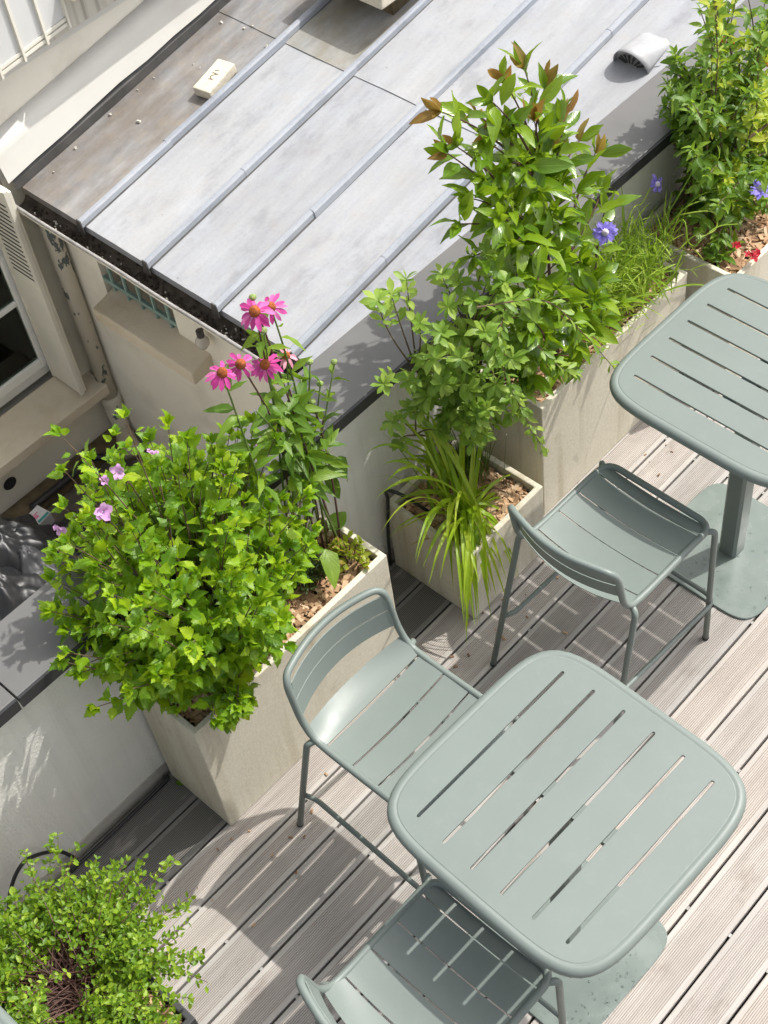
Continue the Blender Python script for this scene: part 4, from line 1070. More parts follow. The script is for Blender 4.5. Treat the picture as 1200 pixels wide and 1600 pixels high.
# ---------- 2 coneflowers
E_ = Plant('coneflower', 'tall clump of coneflowers with magenta petals and orange-brown cones', 'flowers', (1.66, 2.37, 0.57), 'flowering perennials', [leaf_ovate(5, 0.36, 0.2, d, 0.36, 0.9, 0.25, k) for k, d in enumerate((0.25, 0.5, 0.1, 0.7))], 'echl', 300)
heads = [(398, 487, 2.36, 0), (423, 480, 2.40, 0), (347, 583, 2.30, 0), (376, 569, 2.33, 0), (414, 570, 2.36, 0), (447, 556, 2.40, 1)]
buds = [(395, 465, 2.40), (412, 517, 2.36), (484, 566, 2.42), (488, 628, 2.40), (522, 566, 2.43), (500, 600, 2.40), (450, 600, 2.38), (470, 590, 2.42), (430, 640, 2.34), (505, 650, 2.40), (515, 700, 2.42), (400, 640, 2.32)]
for i, h_ in enumerate(heads + buds):
    tip = aty(h_[0], h_[1], h_[2]); b0 = Vector((1.64 + 0.11 * math.sin(i * 2.3), 2.36 + 0.05 * math.cos(i * 1.7), 0.575))
    mid = b0.lerp(tip, 0.55) + Vector((rnd.uniform(0, 0.05), 0, 0.05))
    pts = bez(b0, mid, tip - Vector((0, 0, 0.006)), 12)
    s_ = MB(); s_.tube(pts, [0.0042 - 0.0016 * k / 12 for k in range(13)], 6); s_.build('stem', ['darkstem', 'stem'][1 if i % 3 else 0], E_.t, smooth=True)
    for k in range(rnd.randint(9, 13)):
        t = rnd.uniform(0.36, 0.94); f = t * 12; q = min(11, int(f)); p = pts[q].lerp(pts[q + 1], f - q); dd = (pts[q + 1] - pts[q]).normalized()
        d = whorl(dd, k, 2.4, R(rnd.uniform(40, 85)), i * 1.3); d.z -= rnd.uniform(-0.1, 0.5)
        if (p + d * 0.1).y > 2.44 and p.z < 0.98: continue
        E_.leaf(p, d, UP + rv(0.45), rnd.uniform(0.06, 0.115) * (1.15 - 0.45 * t))
    if i < len(heads):
        pale = h_[3]; dn = Vector((0.35 * rnd.uniform(-1, 1) - 0.1, -0.4 + 0.3 * rnd.uniform(-1, 1), 1)).normalized(); fs_ = rnd.uniform(0.038, 0.047)
        flower_cup(E_.t, tip, dn, rnd.randint(12, 16) if not pale else 10, fs_ if not pale else 0.034, 'petalpink' if not pale else 'petalpale', 'cone', 'flower', cup=-0.45 if i in (2, 3) else -0.22, pw_=0.34, crad=0.36)
    elif i < len(heads) + 6:
        c = MB(); c.lathe([(0.0005, -0.006), (0.010, -0.002), (0.011, 0.004), (0.006, 0.009), (0.0005, 0.011)], tip, 9); c.build('bud', 'greenhead', E_.t, smooth=True)
# big basal leaves
bl = atz(508, 858, 0.71); E_.leaf(bl, atz(541, 948, 0.64) - bl, Vector((0.3, -0.3, 1)), 0.125, wid=1.5)
for (px, py, zz, dd, sz) in ( (515, 830, 0.66, (0.8, 0.15, 0.1), 0.12), (520, 720, 0.9, (0.4, -0.3, -0.5), 0.13), (505, 745, 0.85, (0.25, -0.2, -0.6), 0.14)):
    E_.leaf(atz(px, py, zz), Vector(dd), UP + Vector((0, -0.4, 0)), sz, wid=1.35)
E_.finish()
# ---------- 3 small plants in the same planter
def tuft(name, label, cat, c, rx, ry, hgt, n, var, mat, size, group, stemmat='wood', nobj=0, up=0.6, lowz=0.0, stems=40):
    P_ = Plant(name, label, cat, c, group, var, mat, nobj)
    c = Vector(c); b = MB()
    for k in range(stems):
        a = rnd.uniform(0, 6.28); q = math.sqrt(rnd.random()); tip = c + Vector((rx * q * math.cos(a), ry * q * math.sin(a), lowz + hgt * rnd.uniform(0.55, 1.0) * (1 - 0.45 * q * q)))
        b0 = c + Vector((rx * 0.4 * q * math.cos(a), ry * 0.4 * q * math.sin(a), 0)); mid = b0.lerp(tip, 0.5) + Vector((0, 0, 0.03))
        pts = bez(b0, mid, tip, 5); b.tube(pts, [0.0016 - 0.0008 * j / 5 for j in range(6)], 4)
        for j in range(max(2, n // stems)):
            t = rnd.uniform(0.3, 1.0); f = t * 5; i = min(4, int(f)); p = pts[i].lerp(pts[i + 1], f - i)
            d = whorl((pts[i + 1] - pts[i]).normalized(), j, 3, R(rnd.uniform(30, 75)), k)
            P_.leaf(p, d + UP * 0.1, UP * up + rv(0.4), size * rnd.uniform(0.7, 1.2))
    b.build('stems', stemmat, P_.t); P_.finish(); return P_
oval = [leaf_ovate(3, 0.55, 0.15, d, 0.5, 0.8) for d in (0.1, 0.35, -0.1)]
lanc = [leaf_ovate(3, 0.28, 0.15, d, 0.45, 0.9) for d in (0.1, 0.35, -0.15)]
c = atz(478, 895, 0.64)
tuft('dwarf_evergreen', 'small dark green cushion plant between hibiscus and coneflowers', 'plant', (c.x + 0.01, c.y, 0.575), 0.085, 0.075, 0.15, 1500, [leaf_ovate(2, 0.4, 0.1, 0.1)], 'box', 0.014, 'small underplanting', 'darkstem', 0, stems=130)
c = atz(548, 862, 0.64)
tuft('reddish_perennial', 'small yellow-green plant with reddish stems at the coneflower planter end', 'plant', (c.x, c.y + 0.01, 0.575), 0.075, 0.075, 0.10, 130, oval, 'redleaf', 0.030, 'small underplanting', 'darkstem', 130, stems=22)

# ---------- 4 strap-leaved plant, 5 grass
def blade(mb, base, d, length, w, droop, twist=0.0, n=10, drift=0.0):
    d = Vector(d).normalized(); p = Vector(base); vs = []; uv = []; fs = []
    step = length / n; cur = d.copy()
    side = cur.cross(UP); side = side.normalized() if side.length > 1e-3 else Vector((1, 0, 0))
    for i in range(n + 1):
        t = i / n; hw = w * 0.5 * (min(1, 0.55 + t * 1.6) if t < 0.4 else max(0.03, (1 - ((t - 0.4) / 0.6) ** 2.2)))
        nrm = side.cross(cur).normalized(); sd = (side * math.cos(twist * t) + nrm * math.sin(twist * t))
        vs += [p - sd * hw + nrm * hw * 0.35, p, p + sd * hw + nrm * hw * 0.35]; uv += [(0, t), (0.5, t), (1, t)]
        cur = (cur + Vector((0, 0, -droop * step * (0.35 + 1.5 * t))) + side * drift * step).normalized(); p = p + cur * step
        if p.z < 0.012: p.z = 0.012
    for i in range(n):
        for k in (0, 1): q = i * 3 + k; fs.append((q, q + 1, q + 4, q + 3))
    mb.add(vs, fs, uv)
S_ = thing('strap_leaf_plant', 'arching yellow-green strap leaves spilling over the low cube planter', 'plant', (2.21, 2.20, 0.33), 0, 'flowering perennials')
b0 = Vector((2.21, 2.20, 0.335))
def blade_to(mb, b, tip, rise, w, twist):
    b, tip = Vector(b), Vector(tip); ctl = b.lerp(tip, 0.42); ctl.z = max(b.z, tip.z) + rise
    pts = bez(b, ctl, tip, 13); vs = []; uv = []; fs = []
    for i, p in enumerate(pts):
        t = i / 13; cur = (pts[min(13, i + 1)] - pts[max(0, i - 1)]).normalized()
        sd = cur.cross(UP); sd = sd.normalized() if sd.length > 0.05 else cur.orthogonal().normalized()
        nr = sd.cross(cur).normalized(); sd = sd * math.cos(twist * t) + nr * math.sin(twist * t)
        hw = w * 0.5 * (min(1, 0.55 + t * 1.6) if t < 0.4 else max(0.04, 1 - ((t - 0.4) / 0.6) ** 2.4))
        vs += [p - sd * hw + nr * hw * 0.4, p, p + sd * hw + nr * hw * 0.4]; uv += [(0, t), (0.5, t), (1, t)]
    for i in range(13):
        for k in (0, 1): q = i * 3 + k; fs.append((q, q + 1, q + 4, q + 3))
    mb.add(vs, fs, uv)
HANG = [(740, 985, 1.97), (726, 965, 1.98), (792, 985, 1.99), (770, 905, 2.0), (800, 890, 2.02), (715, 905, 2.03), (742, 930, 2.0), (690, 880, 2.06), (668, 905, 2.06), (640, 872, 2.12), (600, 862, 2.16), (625, 845, 2.16), (760, 955, 1.99), (780, 930, 2.0), (755, 880, 2.02), (728, 880, 2.04), (705, 850, 2.08), (790, 850, 2.06), (805, 905, 2.03), (748, 970, 1.98)]
FAN = [(585, 722, 2.42), (577, 745, 2.38), (612, 690, 2.42), (620, 735, 2.40), (628, 665, 2.42), (640, 650, 2.40), (655, 690, 2.40), (665, 660, 2.38), (688, 672, 2.36), (700, 640, 2.38), (722, 690, 2.32), (735, 655, 2.34), (770, 672, 2.30), (612, 780, 2.32), (605, 800, 2.30), (645, 720, 2.36), (815, 775, 2.20), (822, 790, 2.16), (780, 745, 2.24), (600, 770, 2.36)]
for k in range(96):
    hang = k < 48
    px, py, yy = (HANG if hang else FAN)[rnd.randrange(20)]
    tip = aty(px + rnd.gauss(0, 15), py + rnd.gauss(0, 18), yy + rnd.gauss(0, 0.02))
    if tip.y > 2.45: tip.y = 2.44
    tip.z = max(tip.z, 0.03)
    bp = b0 + Vector((rnd.uniform(-0.05, 0.05), rnd.uniform(-0.05, 0.05), 0))
    m = MB(); blade_to(m, bp, tip, rnd.uniform(0.10, 0.26) if hang else rnd.uniform(0.02, 0.14), rnd.uniform(0.010, 0.019), rnd.uniform(-1.1, 1.1))
    m.build('strap_leaf', 'strap', S_, smooth=True)
for k in range(9):        # old dry leaves at the foot
    a = rnd.uniform(0, 6.28); m = MB(); blade(m, b0 + rv(0.03) * 1.0 + Vector((0, 0, 0.01)), (math.cos(a), math.sin(a), 0.35), rnd.uniform(0.14, 0.24), 0.009, 5.0, 1.0)
    m.build('dry_leaf', 'drystrap', S_, smooth=True)
for k in range(8):       # upright darker leaves behind
    m = MB(); blade(m, (2.20 + rnd.uniform(-0.05, 0.1), 2.33 + rnd.uniform(-0.04, 0.04), 0.335), (rnd.gauss(-0.15, 0.25), rnd.gauss(-0.05, 0.15), 1), rnd.uniform(0.35, 0.55), rnd.uniform(0.014, 0.020), rnd.uniform(0.8, 2.0), rnd.uniform(-0.6, 0.6))
    m.build('strap_leaf', 'echl', S_, smooth=True)
G_ = thing('grass_tuft', 'dark fine grass with tiny white buds in the low cube planter', 'plant', (2.385, 2.33, 0.33), 0, 'small underplanting')
m = MB()
for k in range(170):
    m.curlr = rnd.uniform(0.01, 0.99); a = rnd.uniform(0, 6.28)
    blade(m, (2.385 + rnd.gauss(0, 0.03), 2.33 + rnd.gauss(0, 0.035), 0.335), (0.45 * math.cos(a) * rnd.random(), 0.45 * math.sin(a) * rnd.random(), 1), rnd.uniform(0.10, 0.24), 0.0035, rnd.uniform(0.5, 3), 0, 5)
tag(m.build('blades', 'chive', G_, smooth=True), kind='stuff')
m = MB()
for k in range(16):
    p = Vector((2.385 + rnd.gauss(0, 0.05), 2.31 + rnd.gauss(0, 0.05), 0.335)); tp = p + Vector((rnd.gauss(0, 0.02), rnd.gauss(0, 0.02), rnd.uniform(0.18, 0.30)))
    m.cur = 0; m.tube([p, tp], 0.0009, 3); m.cur = 1; m.lathe([(0.0003, -0.004), (0.003, 0), (0.002, 0.004), (0.0003, 0.006)], tp, 6)
m.build('flower_stalks', ['stem', 'whitebits'], G_)

# ---------- 6 pale rosette shrub
Rv = [leaf_ovate(4, 0.46, 0.12, d, 0.62, 0.75) for d in (0.1, 0.3, -0.1, 0.45)]
Q_ = Plant('rosette_shrub', 'loose pale green shrub with rosettes of small rounded leaves over the low planter', 'shrub', (2.34, 2.38, 0.34), 'planted shrubs', Rv, 'rosette', 300)
br = MB(); base = Vector((2.34, 2.38, 0.34)); tips = []
for k in range(95):
    d = rv().normalized(); q = Vector((2.38, 2.22, 0.95)) + Vector((d.x * 0.28, d.y * 0.17, d.z * 0.26)) * rnd.uniform(0.4, 1.0); tips.append(q)
for (px, py, yy) in ((590, 470, 2.32), (612, 462, 2.32), (635, 437, 2.34), (600, 600, 2.30), (640, 595, 2.28), (612, 660, 2.34), (625, 690, 2.34), (640, 640, 2.34), (760, 398, 2.25), (770, 425, 2.2), (690, 430, 2.30), (715, 440, 2.28), (740, 470, 2.2), (800, 470, 2.1), (800, 560, 2.02), (760, 520, 2.1), (720, 560, 2.15), (690, 520, 2.2), (655, 505, 2.28), (700, 480, 2.25), (745, 655, 2.12), (760, 640, 2.1), (690, 600, 2.2), (680, 560, 2.2), (775, 600, 2.05), (730, 610, 2.15), (660, 640, 2.3), (830, 500, 2.1), (790, 440, 2.15)): tips.append(aty(px, py, yy))
fk = [Vector(q) for q in ((2.16, 2.34, 0.74), (2.28, 2.30, 0.80), (2.40, 2.28, 0.78), (2.50, 2.26, 0.74), (2.34, 2.20, 0.66), (2.22, 2.36, 0.98), (2.42, 2.30, 1.02))]
for q in fk[:5]: br.tube(bez(base + Vector((rnd.uniform(-0.03, 0.06), 0, 0)), base.lerp(q, 0.5) + Vector((rnd.gauss(0, 0.03), 0.03, 0.05)), q, 8), [0.006 - 0.003 * k / 8 for k in range(9)], 6)
for a_, b_ in ((1, 5), (2, 6)): br.tube(bez(fk[a_], fk[a_].lerp(fk[b_], 0.5) + rv(0.02), fk[b_], 5), 0.0028, 5)
for ti, tip in enumerate(tips):
    b0 = min(fk, key=lambda q: (q - tip).length + (0.15 if q.z > tip.z else 0))
    mid = b0.lerp(tip, 0.55) + Vector((rnd.gauss(0, 0.03), 0.0, 0.05)); pts = bez(b0, mid, tip, 8)
    br.tube(pts, [0.0035 - 0.0024 * k / 8 for k in range(9)], 5)
    for (t, m_) in ((1.0, 7), (0.86, 4), (0.72, 3), (0.6, 2)):
        f = t * 8; i = min(7, int(f)); p = pts[i].lerp(pts[i + 1], f - i); dd = (pts[i + 1] - pts[i]).normalized()
        for k in range(m_):
            d = whorl((dd * 0.6 + UP * 0.4).normalized(), k, m_, R(rnd.uniform(45, 80)), ti + t); 
            if p.y > 2.42 and p.z < 0.95: continue
            Q_.leaf(p, d + UP * 0.08, UP + rv(0.3), rnd.uniform(0.032, 0.055))
# long drooping sprays
for path in (((745, 480, 2.1), (850, 470, 1.98), (910, 520, 1.93), (968, 585, 1.90)), ((780, 560, 2.08), (800, 610, 2.04), (820, 650, 2.02), (848, 700, 2.0)), ((790, 480, 2.12), (780, 520, 2.08), (772, 560, 2.06)), ((840, 540, 2.06), (870, 570, 2.0), (900, 585, 1.98))):
    pts = catmull([Q_.loc] + [aty(*q) for q in path], 7) if False else catmull([aty(*q) for q in path], 8)
    br.tube(pts, [0.003 - 0.002 * k / len(pts) for k in range(len(pts))], 5)
    for i in range(1, len(pts) - 1):
        dd = (pts[i + 1] - pts[i]).normalized()
        for k in range(2):
            d = whorl(dd, k + i, 2, R(rnd.uniform(35, 60)), i * 1.9)
            Q_.leaf(pts[i], d, UP + rv(0.3), rnd.uniform(0.035, 0.052), wid=0.8)
    for k in range(4): Q_.leaf(pts[-1], whorl((pts[-1] - pts[-2]).normalized(), k, 4, R(30)), UP, 0.035)
br.build('branches', 'wood', Q_.t); Q_.finish()

# ---------- 7 tall glossy shrub
Gv = [leaf_ovate(6, 0.40, 0.22, d, 0.5, 0.85, 0.15, k) for k, d in enumerate((0.05, 0.2, 0.35, -0.12, 0.5))]
T_ = Plant('glossy_shrub', 'tall upright shrub with large glossy leaves and bronze young tips', 'shrub', (2.86, 2.31, 0.56), 'planted shrubs', Gv, 'photi', 300)
br = MB(); base = Vector((2.86, 2.31, 0.56)); tips = []
for (px, py, yy) in ((690, 175, 2.36), (745, 180, 2.38), (790, 130, 2.40), (770, 160, 2.36), (820, 110, 2.42), (850, 140, 2.40), (835, 190, 2.34), (880, 180, 2.38), (905, 220, 2.38), (930, 240, 2.36), (940, 300, 2.32), (945, 330, 2.3), (715, 230, 2.34), (700, 240, 2.36), (735, 310, 2.32), (720, 350, 2.30), (880, 280, 2.30), (860, 330, 2.26), (790, 260, 2.30), (800, 330, 2.24), (760, 280, 2.32), (830, 400, 2.2), (870, 410, 2.18), (900, 380, 2.22), (920, 440, 2.16), (780, 400, 2.24), (740, 400, 2.28), (890, 470, 2.12), (850, 480, 2.12), (930, 470, 2.10), (880, 520, 2.08), (810, 450, 2.16), (900, 540, 2.08), (845, 560, 2.08), (780, 200, 2.38), (865, 240, 2.34), (820, 260, 2.26), (760, 220, 2.34), (870, 200, 2.44), (900, 300, 2.26), (840, 300, 2.22), (780, 340, 2.22), (850, 380, 2.16), (800, 380, 2.18), (880, 350, 2.2), (910, 410, 2.15), (870, 450, 2.1), (840, 440, 2.12), (940, 500, 2.14), (960, 478, 2.16), (872, 560, 2.12), (825, 585, 2.14), (915, 505, 2.10), (850, 520, 2.08), (895, 500, 2.07), (830, 520, 2.10), (930, 445, 2.14)):
    tips.append((aty(px, py, yy), py < 250))
fk = [base + Vector(q) for q in ((-0.20, 0.0, 0.42), (-0.10, 0.03, 0.62), (0.02, 0.05, 0.70), (0.12, 0.02, 0.55), (0.18, -0.03, 0.30), (-0.05, -0.08, 0.28), (0.02, -0.12, 0.16), (-0.18, -0.02, 0.20), (0.05, 0.0, 0.42))]
for q in fk: br.tube(bez(base + rv(0.02) * 1.0, base.lerp(q, 0.5) + Vector((rnd.gauss(0, 0.02), 0.01, 0.05)), q, 8), [0.0075 - 0.0035 * k / 8 for k in range(9)], 7)
for ti, (tip, young) in enumerate(tips):
    if tip.z < 0.68: tip.z = 0.68
    b0 = min(fk, key=lambda q: (q - tip).length + (0.3 if q.z > tip.z - 0.05 else 0))
    mid = Vector((b0.x * 0.55 + tip.x * 0.45, b0.y * 0.5 + tip.y * 0.5, b0.z * 0.4 + tip.z * 0.6)) + rv(0.02); pts = bez(b0, mid, tip, 10)
    br.tube(pts, [0.006 - 0.0042 * k / 10 for k in range(11)], 6)
    Ln = (tip - b0).length; nl = int(5 + Ln * 9)
    for k in range(nl):
        t = 1 - 0.92 * (k + 0.4 * rnd.random()) / nl; t = min(0.97, t); f = t * 10; i = min(9, int(f)); p = pts[i].lerp(pts[i + 1], f - i); dd = (pts[i + 1] - pts[i]).normalized()
        d = whorl(dd, k, 2.618, R(rnd.uniform(38, 70)), ti); d = (d + UP * 0.05 + rv(0.1)).normalized()
        if p.y > 2.44 and p.z < 0.94: continue
        T_.leaf(p + d * 0.012, d, UP * 0.8 - dd * 0.2 + rv(0.35), rnd.uniform(0.085, 0.122), None)
    for k in range(5):
        d = whorl((pts[-1] - pts[-2]).normalized(), k, 5, R(rnd.uniform(12, 42)), ti)
        bronze = young and rnd.random() < (0.6 if tip.x < 2.6 or ti in (4, 5, 6) else 0.2)
        T_.leaf(tip, d, UP * 0.3 + rv(0.5), rnd.uniform(0.055, 0.095), 'photired' if bronze else None, wid=0.85)
br.build('branches', 'darkstem', T_.t); T_.finish()

# ---------- 8 scabious with feathery foliage
S2 = thing('scabious', 'feathery light green plant with violet-blue pincushion flowers and curling stalks', 'flowers', (3.26, 2.31, 0.56), 0, 'flowering perennials')
m = MB()
for k in range(1000):
    m.curlr = rnd.uniform(0.01, 0.99)
    b0 = Vector((3.23 + rnd.gauss(0, 0.11), 2.28 + rnd.gauss(0, 0.06), 0.57)); a = rnd.uniform(0, 6.28); el = rnd.uniform(0.3, 1.4)
    hgt = rnd.uniform(0, 0.22); p = b0 + Vector((rnd.gauss(0, 0.03), rnd.gauss(0, 0.03), hgt))
    if p.y > 2.44: p.y = 2.44
    blade(m, p, (math.cos(a) * math.cos(el), math.sin(a) * math.cos(el), math.sin(el)), rnd.uniform(0.05, 0.13), rnd.uniform(0.003, 0.0065), rnd.uniform(1, 7), 0, 4)
tag(m.build('feathery_foliage', 'scabl', S2, smooth=True), kind='stuff')
for i in range(70):
    a = rnd.uniform(0, 6.28); m = MB(); el = rnd.uniform(0.5, 1.2)
    blade(m, (3.24 + rnd.gauss(0, 0.10), 2.29 + rnd.gauss(0, 0.06), 0.58 + rnd.uniform(0, 0.12)), (math.cos(a) * math.cos(el), math.sin(a) * math.cos(el) - 0.2, math.sin(el)), rnd.uniform(0.12, 0.30), rnd.uniform(0.005, 0.011), rnd.uniform(1, 7), rnd.uniform(-1, 1), 7)
    m.build('narrow_leaf', 'scabl', S2, smooth=True)
def stalk(pts, r_=0.0026):
    s_ = MB(); s_.tube(catmull(pts, 6), r_, 5); s_.build('stalk', 'scabl', S2, smooth=True)
def seedhead(p, r_=0.014):
    c = MB()
    for k in range(26):
        d = rv().normalized(); d.z = abs(d.z) * 0.8 + 0.05; c.tube([p, p + d * r_ * rnd.uniform(0.9, 1.5)], [r_ * 0.22, 0.0006], 4)
    c.lathe([(0.0005, -r_ * 0.5), (r_ * 0.7, 0), (r_ * 0.6, r_ * 0.5), (0.0005, r_ * 0.8)], p, 9); c.build('seed_head', 'greenhead', S2, smooth=False)
B0 = Vector((3.26, 2.31, 0.6))
f1, f2, f3 = aty(945, 363, 2.20), aty(1026, 288, 2.36), aty(1187, 296, 2.10)
for f_, dn, sz in ((f1, (-0.3, -0.5, 0.5), 0.036), (f2, (0.1, -0.7, 0.4), 0.030), (f3, (0.15, -0.45, 1), 0.040)):
    dn = Vector(dn).normalized()
    flower_cup(S2, f_, dn, 17, sz, 'petalblue', 'palehead', 'flower', cup=0.25, pw_=0.46, crad=0.36, crump=0.45)
stalk([(3.12, 2.30, 0.62), aty(940, 440, 2.26), aty(935, 390, 2.22), f1])
stalk([(3.22, 2.33, 0.62), aty(985, 335, 2.34), aty(1003, 318, 2.36), aty(1015, 296, 2.37), f2 + Vector((-0.004, 0.004, -0.004))])
stalk([(3.30, 2.30, 0.62), aty(1075, 320, 2.22), aty(1130, 296, 2.15), f3 + Vector((-0.003, 0.0, -0.006))])
q = aty(1102, 210, 2.30); stalk([(3.28, 2.31, 0.62), aty(1070, 290, 2.26), aty(1090, 245, 2.28), q]); seedhead(q, 0.012)
q = aty(1092, 372, 2.10); stalk([(3.30, 2.28, 0.62), aty(1062, 345, 2.18), aty(1075, 378, 2.12), aty(1088, 384, 2.10), q]); seedhead(q, 0.017)
q = aty(1155, 350, 2.10); stalk([aty(1092, 372, 2.10), aty(1118, 358, 2.10), aty(1118, 335, 2.12), aty(1100, 330, 2.14), aty(1060, 336, 2.2)]); stalk([aty(1085, 385, 2.11), aty(1120, 355, 2.1), q]); seedhead(q, 0.012)
q = aty(1098, 312, 2.18); stalk([(3.27, 2.3, 0.63), aty(1060, 335, 2.22), q]); seedhead(q, 0.013)
for (a, b, yy) in (((1010, 440), (1050, 300), 2.3), ((1020, 430), (1030, 330), 2.32), ((980, 440), (1000, 350), 2.34), ((1000, 450), (960, 380), 2.28), ((960, 460), (925, 390), 2.22), ((1030, 420), (1075, 340), 2.22)):
    p, q = aty(*a, yy), aty(*b, yy); p.z = max(p.z, 0.6); stalk([p, p.lerp(q, 0.5) + rv(0.015), q], 0.0013)

# ---------- 9 climber and companions at the far planter
K_ = Plant('climbing_shrub', 'dark green arching climber rising from the far planter over the coping', 'shrub', (3.86, 2.36, 0.56), 'planted shrubs', [leaf_ovate(4, 0.42, 0.2, d, 0.45, 0.9) for d in (0.1, 0.3, 0.5)], 'climb', 300)
br = MB(); base = Vector((3.86, 2.36, 0.56))
ct = [(1050, 230, 2.46), (1060, 190, 2.46), (1075, 130, 2.44), (1100, 80, 2.42), (1120, 40, 2.40), (1140, 15, 2.40), (1052, 270, 2.44), (1060, 300, 2.42), (1100, 150, 2.36), (1140, 110, 2.34), (1130, 135, 2.32), (1165, 125, 2.30), (1090, 215, 2.32), (1110, 230, 2.30), (1130, 240, 2.26), (1150, 200, 2.28), (1180, 170, 2.24), (1190, 220, 2.22), (1160, 260, 2.24), (1180, 330, 2.14), (1150, 320, 2.18), (1120, 310, 2.24), (1190, 60, 2.34), (1170, 30, 2.38), (1195, 5, 2.36), (1160, 70, 2.36), (1185, 120, 2.30), (1140, 60, 2.40), (1195, 350, 2.10), (1170, 345, 2.14), (1130, 345, 2.20), (1195, 290, 2.16), (1110, 270, 2.28), (1085, 330, 2.30), (1150, 160, 2.32), (1195, 190, 2.22), (1115, 190, 2.34)]
ct += [(rnd.uniform(1045, 1215), rnd.uniform(130, 385), rnd.uniform(2.14, 2.42)) for k in range(30)]
ct += [(rnd.uniform(1100, 1235), rnd.uniform(240, 385), rnd.uniform(2.08, 2.28)) for k in range(26)]
ct += [(rnd.uniform(1040, 1110), rnd.uniform(60, 300), rnd.uniform(2.40, 2.52)) for k in range(30)]
ct += [(rnd.uniform(1090, 1230), rnd.uniform(-40, 340), rnd.uniform(2.2, 2.42)) for k in range(40)]
for ti, (px, py, yy) in enumerate(ct):
    tip = aty(px, py, yy); 
    if tip.z < 0.66: tip.z = 0.66
    if tip.y > 2.42 and tip.z < 1.0: tip.z = 1.0
    b0 = base + Vector((rnd.uniform(-0.15, 0.2), rnd.uniform(-0.05, 0.05), 0)); mid = b0.lerp(tip, 0.5) + Vector((0.04, 0, 0.10)) + rv(0.05)
    if mid.y > 2.44 and mid.z < 0.95: mid.y = 2.42
    pts = bez(b0, mid, tip, 9); br.tube(pts, [0.005 - 0.0035 * k / 9 for k in range(10)], 5)
    m_ = 'yellowl' if (px > 1110 and rnd.random() < (0.5 if py < 250 else 0.2)) else None
    if ti > 70 and px > 1130 and 40 < py < 260: m_ = 'yellowl' if rnd.random() < 0.55 else None
    nl = rnd.randint(10, 15)
    for k in range(nl):
        t = 0.45 + 0.55 * (k + rnd.random() * 0.6) / nl; t = min(t, 0.99); f = t * 9; i = min(8, int(f)); p = pts[i].lerp(pts[i + 1], f - i) + rv(0.012); dd = (pts[i + 1] - pts[i]).normalized()
        if p.y > 2.43 and p.z < 0.95: continue
        for j in range(2):
            d = whorl(dd, j + k * 0.6, 2, R(rnd.uniform(40, 75)), ti); K_.leaf(p, d - UP * 0.1, UP + rv(0.35), rnd.uniform(0.034, 0.062), m_)
    for k in range(4): K_.leaf(tip, whorl((pts[-1] - pts[-2]).normalized(), k, 4, R(35)), UP + rv(0.3), 0.036, m_)
for path, r_ in (([(3.74, 2.36, 0.56), aty(1108, 270, 2.42), aty(1050, 215, 2.46), aty(1090, 120, 2.45), aty(1140, 60, 2.43)], 0.007), ([(3.80, 2.33, 0.56), aty(1120, 260, 2.30), aty(1165, 220, 2.24), aty(1205, 190, 2.20)], 0.010), ([(3.76, 2.36, 0.56), aty(1115, 190, 2.40), aty(1140, 130, 2.42)], 0.005)):
    pts = catmull(path, 7); br.tube(pts, [r_ * (1 - 0.5 * k / len(pts)) for k in range(len(pts))], 7)
br.build('branches', 'wood', K_.t); K_.finish()
for (px, py, yy) in ((1130, 62, 2.36), (1143, 67, 2.36), (1199, 100, 2.3)):
    c = MB(); p = aty(px, py, yy); c.lathe([(0.0005, -0.012), (0.011, -0.004), (0.012, 0.004), (0.005, 0.012), (0.0005, 0.013)], p, 9); c.build('blossom', 'orange', K_.t, smooth=True)
c = atz(1165, 402, 0.62)
F_ = tuft('red_flowered_perennial', 'low plant with crimson flowers in the bark mulch of the far planter', 'flowers', (c.x, 2.12, 0.555), 0.07, 0.06, 0.10, 46, [leaf_ovate(4, 0.42, 0.2, 0.3)], 'climb', 0.055, 'flowering perennials', 'stem', 46, stems=12)
for (px, py) in ((1150, 384), (1178, 403), (1170, 398), (1182, 396)):
    flower_cup(F_.t, atz(px, py, 0.64), Vector((0, -0.3, 1)).normalized(), 6, 0.020, 'petalred', 'cone', 'flower', 0.5, 0.7, 0.12)
c = atz(820, 590, 0.62)
F2 = thing('small_red_flower', 'small red blossom under the glossy shrub', 'flower', (2.66, 2.24, 0.555), 0, 'flowering perennials')
pr = atz(806, 585, 0.66); s_ = MB(); s_.tube([(2.66, 2.24, 0.555), pr], 0.0015, 5); s_.build('stalk', 'stem', F2)
flower_cup(F2, pr, Vector((-0.2, -0.4, 1)).normalized(), 6, 0.018, 'petalred', 'cone', 'flower', 0.5, 0.7, 0.12)

